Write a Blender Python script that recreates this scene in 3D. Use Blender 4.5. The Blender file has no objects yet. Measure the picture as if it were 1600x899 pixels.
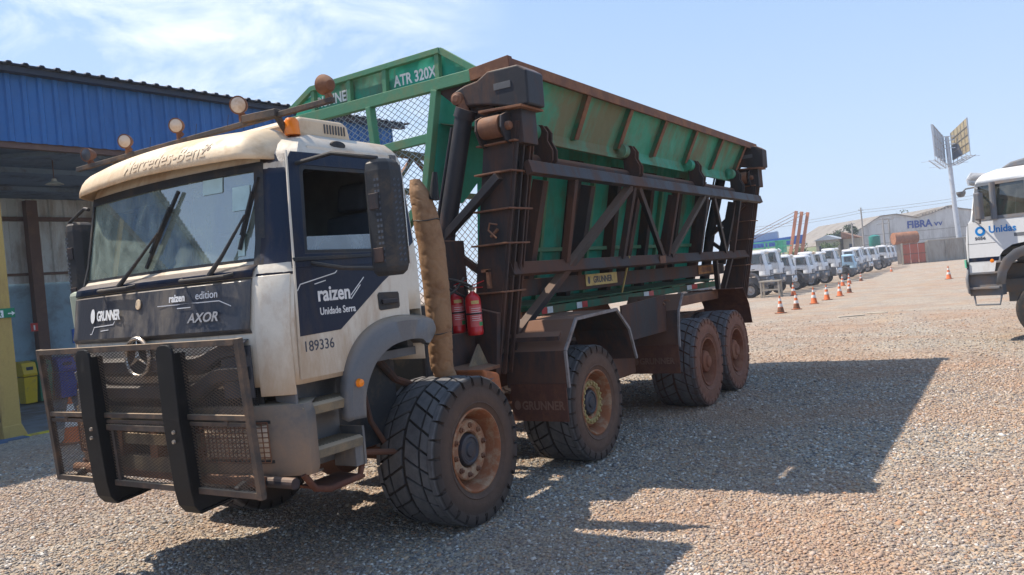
import bpy, math, random
import numpy as np
from mathutils import Vector, Matrix, noise
R = math.radians
random.seed(7)
sc = bpy.context.scene
col = sc.collection

# ------------------------------------------------------------------ camera
cam_d = bpy.data.cameras.new('camera')
cam = bpy.data.objects.new('camera', cam_d)
col.objects.link(cam)
cam_d.sensor_fit = 'HORIZONTAL'
cam_d.sensor_width = 36.0
cam_d.lens = 36.0 * 1251.1 / 1600.0
cam_d.clip_start = 0.05
cam_d.clip_end = 3000
Fv = Vector((0.8448, 0.5350, -0.0081)); Rv = Vector((0.5322, -0.8417, -0.0913)); Uv = Vector((0.0556, -0.0728, 0.9958))
cam.matrix_world = Matrix(((Rv.x, Uv.x, -Fv.x, -4.956), (Rv.y, Uv.y, -Fv.y, -3.667), (Rv.z, Uv.z, -Fv.z, 1.88), (0, 0, 0, 1)))
sc.camera = cam

# ------------------------------------------------------------------ light
SUN = Vector((-0.13, 0.667, 1.0)).normalized()
world = bpy.data.worlds.new('World')
sc.world = world
world.use_nodes = True
wt = world.node_tree
bg = wt.nodes['Background']
sky = wt.nodes.new('ShaderNodeTexSky')
sky.sky_type = 'NISHITA'
sky.sun_disc = False
sky.sun_elevation = math.asin(SUN.z)
sky.sun_rotation = math.atan2(SUN.x, SUN.y)
sky.altitude = 300
sky.air_density = 1.0
sky.dust_density = 1.6
sky.ozone_density = 1.5
SKY_STRENGTH = 0.105
bg.inputs['Strength'].default_value = SKY_STRENGTH
# thin clouds drifting on one side of the sky
tc = wt.nodes.new('ShaderNodeTexCoord')
mp = wt.nodes.new('ShaderNodeMapping'); mp.inputs['Scale'].default_value = (1.0, 1.0, 2.6)
nz = wt.nodes.new('ShaderNodeTexNoise'); nz.inputs['Scale'].default_value = 5.2; nz.inputs['Detail'].default_value = 9; nz.inputs['Roughness'].default_value = 0.62
nz.inputs['Distortion'].default_value = 0.5
rp = wt.nodes.new('ShaderNodeValToRGB'); rp.color_ramp.elements[0].position = 0.42; rp.color_ramp.elements[1].position = 0.78
dt = wt.nodes.new('ShaderNodeVectorMath'); dt.operation = 'DOT_PRODUCT'
nrm = wt.nodes.new('ShaderNodeVectorMath'); nrm.operation = 'NORMALIZE'
dt.inputs[1].default_value = Vector((0.58, 0.82, 0.33)).normalized()
mr = wt.nodes.new('ShaderNodeMapRange'); mr.inputs[1].default_value = 0.915; mr.inputs[2].default_value = 0.985; mr.interpolation_type = 'SMOOTHSTEP'
mu = wt.nodes.new('ShaderNodeMath'); mu.operation = 'MULTIPLY'
mix = wt.nodes.new('ShaderNodeMix'); mix.data_type = 'RGBA'
mix.inputs[7].default_value = (8.6, 8.9, 9.2, 1)
L = wt.links.new
L(tc.outputs['Generated'], mp.inputs[0]); L(mp.outputs[0], nz.inputs[0]); L(nz.outputs[0], rp.inputs[0])
L(tc.outputs['Generated'], nrm.inputs[0]); L(nrm.outputs[0], dt.inputs[0]); L(dt.outputs['Value'], mr.inputs[0])
L(rp.outputs[0], mu.inputs[0]); L(mr.outputs[0], mu.inputs[1]); L(mu.outputs[0], mix.inputs[0])
# whitish veil low over the horizon, as dusty dry-season air gives
sx = wt.nodes.new('ShaderNodeSeparateXYZ'); L(nrm.outputs[0], sx.inputs[0])
mh = wt.nodes.new('ShaderNodeMapRange'); mh.inputs[1].default_value = -0.05; mh.inputs[2].default_value = 0.55
mh.inputs[3].default_value = 0.80; mh.inputs[4].default_value = 0.60
L(sx.outputs[2], mh.inputs[0])
mixh = wt.nodes.new('ShaderNodeMix'); mixh.data_type = 'RGBA'
veil = wt.nodes.new('ShaderNodeValToRGB'); veil.color_ramp.elements[0].position = 0.0; veil.color_ramp.elements[0].color = (0.62, 0.76, 0.98, 1)
veil.color_ramp.elements[1].position = 0.5; veil.color_ramp.elements[1].color = (0.37, 0.61, 1.02, 1)
vs8 = wt.nodes.new('ShaderNodeVectorMath'); vs8.operation = 'SCALE'; vs8.inputs['Scale'].default_value = 7.7
L(sx.outputs[2], veil.inputs[0]); L(veil.outputs[0], vs8.inputs[0]); L(vs8.outputs[0], mixh.inputs[7])
L(mh.outputs[0], mixh.inputs[0]); L(sky.outputs[0], mixh.inputs[6])
L(mixh.outputs[2], mix.inputs[6]); L(mix.outputs[2], bg.inputs['Color'])

sun_d = bpy.data.lights.new('sun', 'SUN')
sun_d.energy = 4.7
sun_d.angle = R(0.6)
sun_d.color = (1.0, 0.915, 0.79)
sun = bpy.data.objects.new('sun', sun_d)
col.objects.link(sun)
sun.rotation_euler = SUN.to_track_quat('Z', 'Y').to_euler()
sc.view_settings.view_transform = 'Standard'
sc.view_settings.look = 'None'
sc.view_settings.exposure = 0.53
sc.view_settings.gamma = 1.0
sc.view_settings.use_curve_mapping = False
sc.render.engine = 'CYCLES'
sc.cycles.max_bounces = 8
sc.cycles.transparent_max_bounces = 24
sc.cycles.caustics_reflective = False
sc.cycles.caustics_refractive = False

# ------------------------------------------------------------------ materials
def new_mat(name):
    m = bpy.data.materials.new(name); m.use_nodes = True
    return m, m.node_tree, m.node_tree.nodes, m.node_tree.links.new, m.node_tree.nodes['Principled BSDF']

def noise_node(N, Lk, scale, detail=6, rough=0.6, vec=None, dist=0.0):
    n = N.new('ShaderNodeTexNoise'); n.inputs['Scale'].default_value = scale
    n.inputs['Detail'].default_value = detail; n.inputs['Roughness'].default_value = rough
    n.inputs['Distortion'].default_value = dist
    if vec is not None: Lk(vec, n.inputs[0])
    return n

def ramp(N, Lk, src, a, b, ca=(0, 0, 0, 1), cb=(1, 1, 1, 1)):
    r = N.new('ShaderNodeValToRGB'); r.color_ramp.elements[0].position = a; r.color_ramp.elements[1].position = b
    r.color_ramp.elements[0].color = ca; r.color_ramp.elements[1].color = cb
    Lk(src, r.inputs[0]); return r

def c4(c): return (c[0], c[1], c[2], 1)

def paint(name, base, rough=0.45, metal=0.0, dirt=(0.30, 0.20, 0.13), amount=0.5, scale=3.0, fine=0.25,
          streak=False, bump=0.05, top_dust=0.0, dust=(0.45, 0.33, 0.22), mud=None, coat=0.0, wave=0.0):
    """Weathered surface: base colour, patches of dirt/rust, a fine speckle, dust lying on upward faces."""
    m, t, N, Lk, B = new_mat(name)
    tcn = N.new('ShaderNodeTexCoord')
    mpn = N.new('ShaderNodeMapping'); Lk(tcn.outputs['Object'], mpn.inputs[0])
    if streak: mpn.inputs['Scale'].default_value = (1, 1, 0.28)
    n1 = noise_node(N, Lk, scale, 12, 0.72, mpn.outputs[0], 0.25)
    c = 0.66 - 0.32 * amount
    r1 = ramp(N, Lk, n1.outputs[0], c - 0.05, c + 0.10)
    mixa = N.new('ShaderNodeMix'); mixa.data_type = 'RGBA'
    n2 = noise_node(N, Lk, scale * 9, 5, 0.7, tcn.outputs['Object'])
    r2 = ramp(N, Lk, n2.outputs[0], 0.35, 0.75)
    tone = N.new('ShaderNodeMix'); tone.data_type = 'RGBA'; tone.blend_type = 'MULTIPLY'
    tone.inputs[6].default_value = c4(base)
    tone.inputs[7].default_value = (0.62, 0.60, 0.58, 1)
    f2 = N.new('ShaderNodeMath'); f2.operation = 'MULTIPLY'; Lk(r2.outputs[0], f2.inputs[0]); f2.inputs[1].default_value = fine
    Lk(f2.outputs[0], tone.inputs[0])
    am = N.new('ShaderNodeMath'); am.operation = 'MULTIPLY'; Lk(r1.outputs[0], am.inputs[0]); am.inputs[1].default_value = min(1, 0.45 + amount * 0.5)
    Lk(am.outputs[0], mixa.inputs[0]); Lk(tone.outputs[2], mixa.inputs[6]); mixa.inputs[7].default_value = c4(dirt)
    out = mixa.outputs[2]
    if top_dust > 0:
        ge = N.new('ShaderNodeNewGeometry'); sp = N.new('ShaderNodeSeparateXYZ'); Lk(ge.outputs['Normal'], sp.inputs[0])
        rr = ramp(N, Lk, sp.outputs[2], 0.25, 0.95)
        mm = N.new('ShaderNodeMath'); mm.operation = 'MULTIPLY'; Lk(rr.outputs[0], mm.inputs[0]); mm.inputs[1].default_value = top_dust
        mx = N.new('ShaderNodeMix'); mx.data_type = 'RGBA'; Lk(mm.outputs[0], mx.inputs[0]); Lk(out, mx.inputs[6]); mx.inputs[7].default_value = c4(dust)
        out = mx.outputs[2]
    if mud is not None:       # mud = (z_low, z_high, colour): splashed earth fading upward, broken by noise
        sp = N.new('ShaderNodeSeparateXYZ'); Lk(tcn.outputs['Object'], sp.inputs[0])
        ad = N.new('ShaderNodeMath'); ad.operation = 'MULTIPLY_ADD'; Lk(n1.outputs[0], ad.inputs[0]); ad.inputs[1].default_value = -0.8; Lk(sp.outputs[2], ad.inputs[2])
        rr = N.new('ShaderNodeMapRange'); rr.inputs[1].default_value = mud[1] - 0.4; rr.inputs[2].default_value = mud[0] - 0.4
        Lk(ad.outputs[0], rr.inputs[0])
        mm = N.new('ShaderNodeMath'); mm.operation = 'MULTIPLY'; Lk(rr.outputs[0], mm.inputs[0]); mm.inputs[1].default_value = 0.8
        mx = N.new('ShaderNodeMix'); mx.data_type = 'RGBA'; Lk(mm.outputs[0], mx.inputs[0]); Lk(out, mx.inputs[6]); mx.inputs[7].default_value = c4(mud[2])
        out = mx.outputs[2]
    Lk(out, B.inputs['Base Color'])
    B.inputs['Metallic'].default_value = metal
    ro = N.new('ShaderNodeMapRange'); ro.inputs[3].default_value = rough; ro.inputs[4].default_value = min(1, rough + 0.35)
    Lk(r1.outputs[0], ro.inputs[0]); Lk(ro.outputs[0], B.inputs['Roughness'])
    if rough >= 0.5 and metal == 0: B.inputs['Specular IOR Level'].default_value = 0.28
    if coat: B.inputs['Coat Weight'].default_value = coat; B.inputs['Coat Roughness'].default_value = 0.15
    if bump:
        bp = N.new('ShaderNodeBump'); bp.inputs['Strength'].default_value = bump * 4; bp.inputs['Distance'].default_value = 0.01
        Lk(n2.outputs[0], bp.inputs['Height']); Lk(bp.outputs[0], B.inputs['Normal'])
        if wave:
            n5 = noise_node(N, Lk, 2.6, 2, 0.5, tcn.outputs['Object'])
            b5 = N.new('ShaderNodeBump'); b5.inputs['Strength'].default_value = wave; b5.inputs['Distance'].default_value = 0.12
            Lk(n5.outputs[0], b5.inputs['Height']); Lk(b5.outputs[0], bp.inputs['Normal'])
    return m

def plain(name, base, rough=0.6, metal=0.0, emit=None):
    m, t, N, Lk, B = new_mat(name)
    tcn = N.new('ShaderNodeTexCoord')
    n = noise_node(N, Lk, 6, 5, 0.6, tcn.outputs['Object'])
    r = ramp(N, Lk, n.outputs[0], 0.3, 0.7, c4([x * 0.8 for x in base]), c4([min(1, x * 1.1) for x in base]))
    Lk(r.outputs[0], B.inputs['Base Color'])
    B.inputs['Roughness'].default_value = rough; B.inputs['Metallic'].default_value = metal
    return m

def glass(name, tint=(0.75, 0.9, 0.88), dust_sheen_amt=0.16, refl=1.0, ior=1.8, dust_sheen_tint=(0.62, 0.60, 0.50)):
    m, t, N, Lk, B = new_mat(name)
    N.remove(B)
    out = N['Material Output']
    tr = N.new('ShaderNodeBsdfTransparent'); tr.inputs[0].default_value = c4(tint)
    gl = N.new('ShaderNodeBsdfGlossy'); gl.inputs['Roughness'].default_value = 0.015; gl.inputs['Color'].default_value = (refl, refl, refl, 1)
    fr = N.new('ShaderNodeFresnel'); fr.inputs[0].default_value = ior
    ms = N.new('ShaderNodeMixShader'); Lk(fr.outputs[0], ms.inputs[0]); Lk(tr.outputs[0], ms.inputs[1]); Lk(gl.outputs[0], ms.inputs[2])
    df = N.new('ShaderNodeBsdfDiffuse'); df.inputs[0].default_value = c4(dust_sheen_tint)  # dust film whose tint also carries painted reflection
    tcn = N.new('ShaderNodeTexCoord')
    n = noise_node(N, Lk, 3.5, 7, 0.65, tcn.outputs['Object'], 1.2)
    mr2 = N.new('ShaderNodeMapRange'); mr2.inputs[1].default_value = 0.3; mr2.inputs[2].default_value = 0.75
    mr2.inputs[3].default_value = dust_sheen_amt * 0.4; mr2.inputs[4].default_value = dust_sheen_amt * 1.6
    Lk(n.outputs[0], mr2.inputs[0])
    m2 = N.new('ShaderNodeMixShader'); Lk(mr2.outputs[0], m2.inputs[0]); Lk(ms.outputs[0], m2.inputs[1]); Lk(df.outputs[0], m2.inputs[2])
    Lk(m2.outputs[0], out.inputs['Surface'])
    return m

RED_EARTH = (0.26, 0.12, 0.065)
M = {}
M['white'] = paint('cab_white_paint', (0.66, 0.60, 0.50), 0.45, dirt=(0.40, 0.26, 0.155), amount=0.42, scale=2.6, fine=0.22, streak=True, top_dust=0.55, mud=(1.3, 1.75, (0.45, 0.33, 0.22)), coat=0.15)
M['navy'] = paint('navy_paint', (0.006, 0.014, 0.038), 0.42, dirt=(0.07, 0.058, 0.05), amount=0.28, scale=4, fine=0.3, streak=True, top_dust=0.25, coat=0.08)
M['navy'].node_tree.nodes['Principled BSDF'].inputs['Specular IOR Level'].default_value = 0.22
M['navy_dusty'] = paint('dusty_navy_front', (0.030, 0.033, 0.045), 0.38, dirt=(0.16, 0.135, 0.11), amount=0.45, scale=3.2, fine=0.35, streak=True, top_dust=0.45, coat=0.2)
M['visor'] = paint('faded_cream_visor', (0.72, 0.56, 0.38), 0.5, dirt=(0.50, 0.34, 0.20), amount=0.42, scale=3, fine=0.12, top_dust=0.35, dust=(0.62, 0.47, 0.30))
M['grey_plastic'] = paint('grey_plastic', (0.125, 0.12, 0.115), 0.55, dirt=(0.25, 0.19, 0.14), amount=0.5, scale=3, fine=0.25, top_dust=0.8, mud=(0.8, 1.3, (0.28, 0.19, 0.13)))
M['fender'] = paint('fender_grey', (0.125, 0.125, 0.13), 0.45, dirt=(0.30, 0.24, 0.18), amount=0.4, scale=4, fine=0.25, streak=True, top_dust=0.6)
M['dark_plastic'] = paint('dark_plastic', (0.028, 0.03, 0.034), 0.5, dirt=(0.12, 0.09, 0.065), amount=0.3, scale=5, fine=0.3, top_dust=0.6, dust=(0.22, 0.17, 0.12))
M['grille'] = paint('grille_grey', (0.050, 0.056, 0.070), 0.40, dirt=(0.10, 0.085, 0.075), amount=0.25, scale=4, fine=0.3, top_dust=0.3, dust=(0.36, 0.29, 0.22))
M['brown_steel'] = paint('dusty_brown_steel', (0.065, 0.055, 0.05), 0.6, dirt=(0.17, 0.115, 0.08), amount=0.5, scale=6, fine=0.4, top_dust=0.8)
M['bumper_dusty'] = paint('dusty_bumper', (0.14, 0.12, 0.09), 0.6, dirt=(0.30, 0.22, 0.13), amount=0.55, scale=4, fine=0.4, top_dust=0.9)
M['black_pad'] = paint('black_rubber_pad', (0.010, 0.011, 0.013), 0.55, dirt=(0.05, 0.045, 0.04), amount=0.2, scale=5, fine=0.3, bump=0.02)
M['black_steel'] = paint('black_steel', (0.026, 0.026, 0.032), 0.5, dirt=(0.13, 0.065, 0.042), amount=0.42, scale=2.2, fine=0.35, streak=True, top_dust=0.8, dust=(0.26, 0.17, 0.12))
M['rust_black'] = paint('rusty_black_steel', (0.034, 0.030, 0.032), 0.65, dirt=(0.12, 0.058, 0.038), amount=0.58, scale=2.0, fine=0.4, streak=True, top_dust=0.8, dust=(0.28, 0.15, 0.095), mud=(0.7, 1.2, (0.17, 0.075, 0.045)))
M['flap'] = paint('muddy_red_flap', (0.105, 0.042, 0.028), 0.8, dirt=(0.19, 0.078, 0.044), amount=0.5, scale=5, fine=0.3, bump=0.05)
M['rust'] = paint('rust_brown_steel', (0.16, 0.072, 0.044), 0.7, dirt=(0.30, 0.15, 0.085), amount=0.5, scale=4, fine=0.4, top_dust=0.4, dust=(0.36, 0.22, 0.14))
M['green'] = paint('green_sheet_steel', (0.02, 0.31, 0.215), 0.5, dirt=(0.16, 0.085, 0.048), amount=0.40, scale=1.5, fine=0.25, streak=True, wave=0.55)
M['green_rusty'] = paint('weathered_green_flare', (0.045, 0.30, 0.195), 0.55, dirt=(0.22, 0.125, 0.07), amount=0.52, scale=1.3, fine=0.3, streak=True, wave=0.55)
M['green_frame'] = paint('green_frame_tube', (0.09, 0.25, 0.14), 0.5, dirt=(0.20, 0.22, 0.11), amount=0.36, scale=3, fine=0.2, top_dust=0.3, dust=(0.30, 0.36, 0.22))
M['green_rib'] = paint('dirty_green_rib', (0.04, 0.17, 0.095), 0.55, dirt=(0.20, 0.11, 0.07), amount=0.5, scale=3, fine=0.3, top_dust=0.5, dust=(0.25, 0.2, 0.12))
M['cloth'] = paint('brown_wrap_cloth', (0.30, 0.175, 0.095), 0.85, dirt=(0.19, 0.10, 0.055), amount=0.42, scale=5, fine=0.25, bump=0.06)
M['red_ext'] = paint('red_extinguisher_paint', (0.52, 0.012, 0.016), 0.3, dirt=(0.30, 0.05, 0.035), amount=0.25, scale=12, fine=0.2, bump=0.0, coat=0.3)
M['rim'] = paint('rusty_cream_rim', (0.40, 0.25, 0.15), 0.6, dirt=(0.29, 0.085, 0.032), amount=0.72, scale=7, fine=0.4)
M['rim_cream'] = paint('cream_wheel_disc', (0.40, 0.28, 0.18), 0.6, dirt=(0.26, 0.09, 0.04), amount=0.62, scale=9, fine=0.35)
M['edge'] = paint('worn_sheet_edge', (0.26, 0.23, 0.22), 0.6, dirt=(0.15, 0.09, 0.06), amount=0.45, scale=5)
M['rim_brown'] = paint('red_mud_rim', (0.24, 0.085, 0.045), 0.8, dirt=(0.33, 0.16, 0.095), amount=0.42, scale=6, fine=0.3)
M['hub_dark'] = paint('greasy_hub', (0.035, 0.035, 0.045), 0.45, dirt=(0.12, 0.07, 0.05), amount=0.3, scale=12, fine=0.3)
M['nut'] = paint('brass_nut_cover', (0.42, 0.32, 0.13), 0.5, dirt=(0.26, 0.14, 0.07), amount=0.45, scale=20, fine=0.3)
M['chrome'] = paint('dull_chrome', (0.55, 0.52, 0.48), 0.25, metal=0.85, dirt=(0.30, 0.2, 0.13), amount=0.4, scale=12, fine=0.2, bump=0.0)
M['lamp_lens'] = paint('dusty_lamp_lens', (0.62, 0.50, 0.38), 0.3, dirt=(0.45, 0.30, 0.19), amount=0.45, scale=14, fine=0.2, bump=0.0, coat=0.5)
M['amber'] = plain('amber_plastic', (0.95, 0.24, 0.01), 0.3)
M['orange_tray'] = paint('orange_plastic_tray', (0.42, 0.13, 0.045), 0.6, dirt=(0.26, 0.11, 0.06), amount=0.5, scale=10, fine=0.2)
M['sticker_white'] = plain('white_lettering', (0.78, 0.78, 0.78), 0.5)
M['sticker_grey'] = paint('silver_lettering', (0.42, 0.42, 0.43), 0.4, metal=0.3, dirt=(0.22, 0.18, 0.14), amount=0.4, scale=20)
M['ink'] = plain('dark_lettering', (0.05, 0.055, 0.075), 0.6)
M['ghost'] = plain('faint_raised_lettering', (0.60, 0.455, 0.30), 0.6)
M['ghost_ink'] = plain('faded_marker', (0.30, 0.22, 0.16), 0.7)
M['mud_letter'] = plain('mud_covered_lettering', (0.20, 0.10, 0.065), 0.8)
M['sign_yellow'] = paint('dusty_yellow_plate', (0.55, 0.42, 0.16), 0.6, dirt=(0.35, 0.22, 0.11), amount=0.4, scale=10)
M['sign_orange'] = paint('mud_orange_plate', (0.42, 0.20, 0.07), 0.7, dirt=(0.24, 0.11, 0.06), amount=0.5, scale=10)
M['tape_red'] = plain('red_reflective_tape', (0.60, 0.03, 0.03), 0.35)
M['tape_white'] = plain('white_reflective_tape', (0.72, 0.74, 0.74), 0.35)
M['screen'] = glass('windscreen_glass', (0.66, 0.88, 0.80), 0.28, ior=3.4, dust_sheen_tint=(0.50, 0.62, 0.55))  # greenish film: dust plus bright reflection painted into the glass
M['window'] = glass('side_window_glass', (0.55, 0.66, 0.70), 0.30, ior=2.2, dust_sheen_tint=(.45, .55, .60))  # bluish film: dust plus sky reflection painted into the pane
M['interior'] = plain('cab_interior', (0.11, 0.113, 0.12), 0.8)
M['interior_light'] = plain('cab_lining', (0.17, 0.18, 0.18), 0.8)
M['seat'] = plain('seat_fabric', (0.06, 0.075, 0.10), 0.85)
M['dash'] = plain('dusty_dashboard', (0.36, 0.40, 0.31), 0.75)

def tyre_mat(name, mudc, r0, r1):
    m, t, N, Lk, B = new_mat(name)
    tcn = N.new('ShaderNodeTexCoord'); sp = N.new('ShaderNodeSeparateXYZ'); Lk(tcn.outputs['Object'], sp.inputs[0])
    cb = N.new('ShaderNodeCombineXYZ'); Lk(sp.outputs[0], cb.inputs[0]); Lk(sp.outputs[2], cb.inputs[2])
    ln = N.new('ShaderNodeVectorMath'); ln.operation = 'LENGTH'; Lk(cb.outputs[0], ln.inputs[0])
    n = noise_node(N, Lk, 9, 7, 0.7, tcn.outputs['Object'])
    ad = N.new('ShaderNodeMath'); ad.operation = 'MULTIPLY_ADD'; Lk(n.outputs[0], ad.inputs[0]); ad.inputs[1].default_value = 0.10; Lk(ln.outputs['Value'], ad.inputs[2])
    mr_ = N.new('ShaderNodeMapRange'); mr_.inputs[1].default_value = r0 + 0.05; mr_.inputs[2].default_value = r1 + 0.05
    mr_.inputs[3].default_value = 0.92; mr_.inputs[4].default_value = 0.12
    Lk(ad.outputs[0], mr_.inputs[0])
    rub0 = ramp(N, Lk, n.outputs[0], 0.30, 0.7, (0.075, 0.078, 0.085, 1), (0.155, 0.152, 0.150, 1))
    crown = N.new('ShaderNodeMapRange'); crown.inputs[1].default_value = 0.566; crown.inputs[2].default_value = 0.576; Lk(ln.outputs['Value'], crown.inputs[0])
    rub = N.new('ShaderNodeMix'); rub.data_type = 'RGBA'; Lk(crown.outputs[0], rub.inputs[0]); rub.inputs[6].default_value = (0.022, 0.021, 0.021, 1); Lk(rub0.outputs[0], rub.inputs[7])  # rubber darkened below the block tops: groove shade put into the colour
    mx = N.new('ShaderNodeMix'); mx.data_type = 'RGBA'; Lk(mr_.outputs[0], mx.inputs[0]); Lk(rub.outputs[2], mx.inputs[6])
    md = ramp(N, Lk, n.outputs[0], 0.3, 0.7, c4([x * 0.6 for x in mudc]), c4(mudc)); Lk(md.outputs[0], mx.inputs[7])
    Lk(mx.outputs[2], B.inputs['Base Color']); B.inputs['Roughness'].default_value = 0.8
    bp = N.new('ShaderNodeBump'); bp.inputs['Strength'].default_value = 0.3; bp.inputs['Distance'].default_value = 0.01
    n3 = noise_node(N, Lk, 40, 5, 0.7, tcn.outputs['Object']); Lk(n3.outputs[0], bp.inputs['Height']); Lk(bp.outputs[0], B.inputs['Normal'])
    return m
M['tyre_front'] = tyre_mat('worn_tyre_rubber', (0.125, 0.070, 0.045), 0.42, 0.575)
M['tyre_mid'] = tyre_mat('brown_dusted_tyre', (0.165, 0.085, 0.052), 0.44, 0.575)
M['tyre_rear'] = tyre_mat('mud_caked_tyre', (0.27, 0.105, 0.058), 0.52, 0.585)

# ------------------------------------------------------------------ mesh helpers
class MB:
    def __init__(s): s.v = []; s.f = []
    def add(s, vs, fs):
        o = len(s.v); s.v += [tuple(p) for p in vs]; s.f += [tuple(i + o for i in f) for f in fs]; return s
    def box(s, x0, x1, y0, y1, z0, z1):
        return s.add([(x0, y0, z0), (x1, y0, z0), (x1, y1, z0), (x0, y1, z0), (x0, y0, z1), (x1, y0, z1), (x1, y1, z1), (x0, y1, z1)],
                     [(0, 3, 2, 1), (4, 5, 6, 7), (0, 1, 5, 4), (1, 2, 6, 5), (2, 3, 7, 6), (3, 0, 4, 7)])
    def beam(s, p, q, w, h=None, up=(0, 0, 1)):
        h = w if h is None else h
        p = Vector(p); q = Vector(q); d = (q - p).normalized(); up = Vector(up)
        if abs(d.dot(up.normalized())) > 0.995: up = Vector((1, 0, 0))
        a = d.cross(up).normalized() * w / 2; b = a.cross(d).normalized() * h / 2
        vs = [p - a - b, p + a - b, p + a + b, p - a + b, q - a - b, q + a - b, q + a + b, q - a + b]
        return s.add(vs, [(0, 1, 2, 3), (4, 7, 6, 5), (0, 4, 5, 1), (1, 5, 6, 2), (2, 6, 7, 3), (3, 7, 4, 0)])
    def tube(s, pts, r, n=12, cap=True):
        pts = [Vector(p) for p in pts]
        rs = r if isinstance(r, (list, tuple)) else [r] * len(pts)
        o = len(s.v); prev = None
        for i, p in enumerate(pts):
            d = (pts[min(i + 1, len(pts) - 1)] - pts[max(i - 1, 0)]).normalized()
            if prev is None:
                a = d.cross(Vector((0, 0, 1)));
                if a.length < 0.05: a = d.cross(Vector((1, 0, 0)))
            else: a = prev - d * prev.dot(d)
            a.normalize(); prev = a; b = d.cross(a)
            for k in range(n):
                t = 2 * math.pi * k / n
                s.v.append(tuple(p + (a * math.cos(t) + b * math.sin(t)) * rs[i]))
        for i in range(len(pts) - 1):
            for k in range(n):
                k2 = (k + 1) % n
                s.f.append((o + i * n + k, o + i * n + k2, o + (i + 1) * n + k2, o + (i + 1) * n + k))
        if cap:
            s.f.append(tuple(o + k for k in reversed(range(n)))); e = o + (len(pts) - 1) * n
            s.f.append(tuple(e + k for k in range(n)))
        return s
    def prism(s, poly, off):
        """poly: 3D points of a flat outline; off: extrusion vector"""
        n = len(poly); off = Vector(off); a = [Vector(p) for p in poly]; b = [p + off for p in a]
        fs = [tuple(range(n)), tuple(reversed(range(n, 2 * n)))]
        fs += [(i, i + n, (i + 1) % n + n, (i + 1) % n) for i in range(n)]
        return s.add(a + b, fs)
    def lathe(s, prof, n=48, centre=(0, 0, 0), axis='y', a0=0.0, a1=2 * math.pi):
        o = len(s.v); full = abs(a1 - a0 - 2 * math.pi) < 1e-6; m = len(prof); k_n = n if full else n + 1
        for k in range(k_n):
            t = a0 + (a1 - a0) * k / n
            for (r, h) in prof:
                if axis == 'y': p = (centre[0] + r * math.cos(t), centre[1] + h, centre[2] + r * math.sin(t))
                elif axis == 'z': p = (centre[0] + r * math.cos(t), centre[1] + r * math.sin(t), centre[2] + h)
                else: p = (centre[0] + h, centre[1] + r * math.cos(t), centre[2] + r * math.sin(t))
                s.v.append(p)
        for k in range(n):
            k2 = (k + 1) % k_n
            for i in range(m - 1):
                s.f.append((o + k * m + i, o + k2 * m + i, o + k2 * m + i + 1, o + k * m + i + 1))
        return s
    def grid(s, rows, flip=False):
        o = len(s.v); n = len(rows[0])
        for r in rows: s.v += [tuple(p) for p in r]
        for i in range(len(rows) - 1):
            for j in range(n - 1):
                f = (o + i * n + j, o + i * n + j + 1, o + (i + 1) * n + j + 1, o + (i + 1) * n + j)
                s.f.append(tuple(reversed(f)) if flip else f)
        return s
    def build(s, name, mat, parent=None, bevel=0.0, smooth=False, solid=0.0, segs=2, angle=35, weld=False):
        me = bpy.data.meshes.new(name)
        me.from_pydata(s.v, [], s.f); me.update()
        me.materials.append(M[mat] if isinstance(mat, str) else mat)
        o = bpy.data.objects.new(name, me); col.objects.link(o)
        import bmesh
        bm = bmesh.new(); bm.from_mesh(me)
        if weld: bmesh.ops.remove_doubles(bm, verts=bm.verts, dist=1e-4)
        bmesh.ops.recalc_face_normals(bm, faces=bm.faces); bm.to_mesh(me); bm.free()
        if smooth:
            for p in me.polygons: p.use_smooth = True
            try: me.set_sharp_from_angle(angle=R(angle))
            except Exception: pass
        if solid:
            md = o.modifiers.new('solid', 'SOLIDIFY'); md.thickness = solid; md.offset = 0
        if bevel:
            md = o.modifiers.new('bevel', 'BEVEL'); md.width = bevel; md.segments = segs; md.limit_method = 'ANGLE'; md.angle_limit = R(30)
            md.harden_normals = False
        if parent is not None: attach(o, parent)
        return o

def build_each(mb, name, mat, parent=None, **kw):
    """every loose piece of the builder becomes an object of its own"""
    par = list(range(len(mb.v)))
    def find(a):
        while par[a] != a: par[a] = par[par[a]]; a = par[a]
        return a
    for f in mb.f:
        for b in f[1:]: par[find(f[0])] = find(b)
    groups = {}
    for f in mb.f: groups.setdefault(find(f[0]), []).append(f)
    out = []
    for fs in groups.values():
        ids = sorted({i for f in fs for i in f}); ix = {i: k for k, i in enumerate(ids)}
        m = MB(); m.add([mb.v[i] for i in ids], [tuple(ix[i] for i in f) for f in fs])
        out.append(m.build(name, mat, parent, **kw))
    return out

def mworld(o):
    m = o.matrix_basis.copy()
    return m if o.parent is None else mworld(o.parent) @ o.matrix_parent_inverse @ m
def attach(o, parent):
    o.parent = parent; o.matrix_parent_inverse = mworld(parent).inverted()
def tag(o, label=None, cat=None, group=None, kind=None):
    if label: o['label'] = label
    if cat: o['category'] = cat
    if group: o['group'] = group
    if kind: o['kind'] = kind
    return o
def empty(name, loc, label, cat, group=None, rz=0):
    o = bpy.data.objects.new(name, None); o.empty_display_size = 0.2; col.objects.link(o)
    o.location = loc; o.rotation_euler = (0, 0, rz)
    return tag(o, label, cat, group)
def copy_tree(o, parent=None):
    c = o.copy(); col.objects.link(c)
    if parent is not None:
        c.parent = parent; c.matrix_parent_inverse = o.matrix_parent_inverse.copy()
    for ch in list(o.children): copy_tree(ch, c)
    return c

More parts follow.
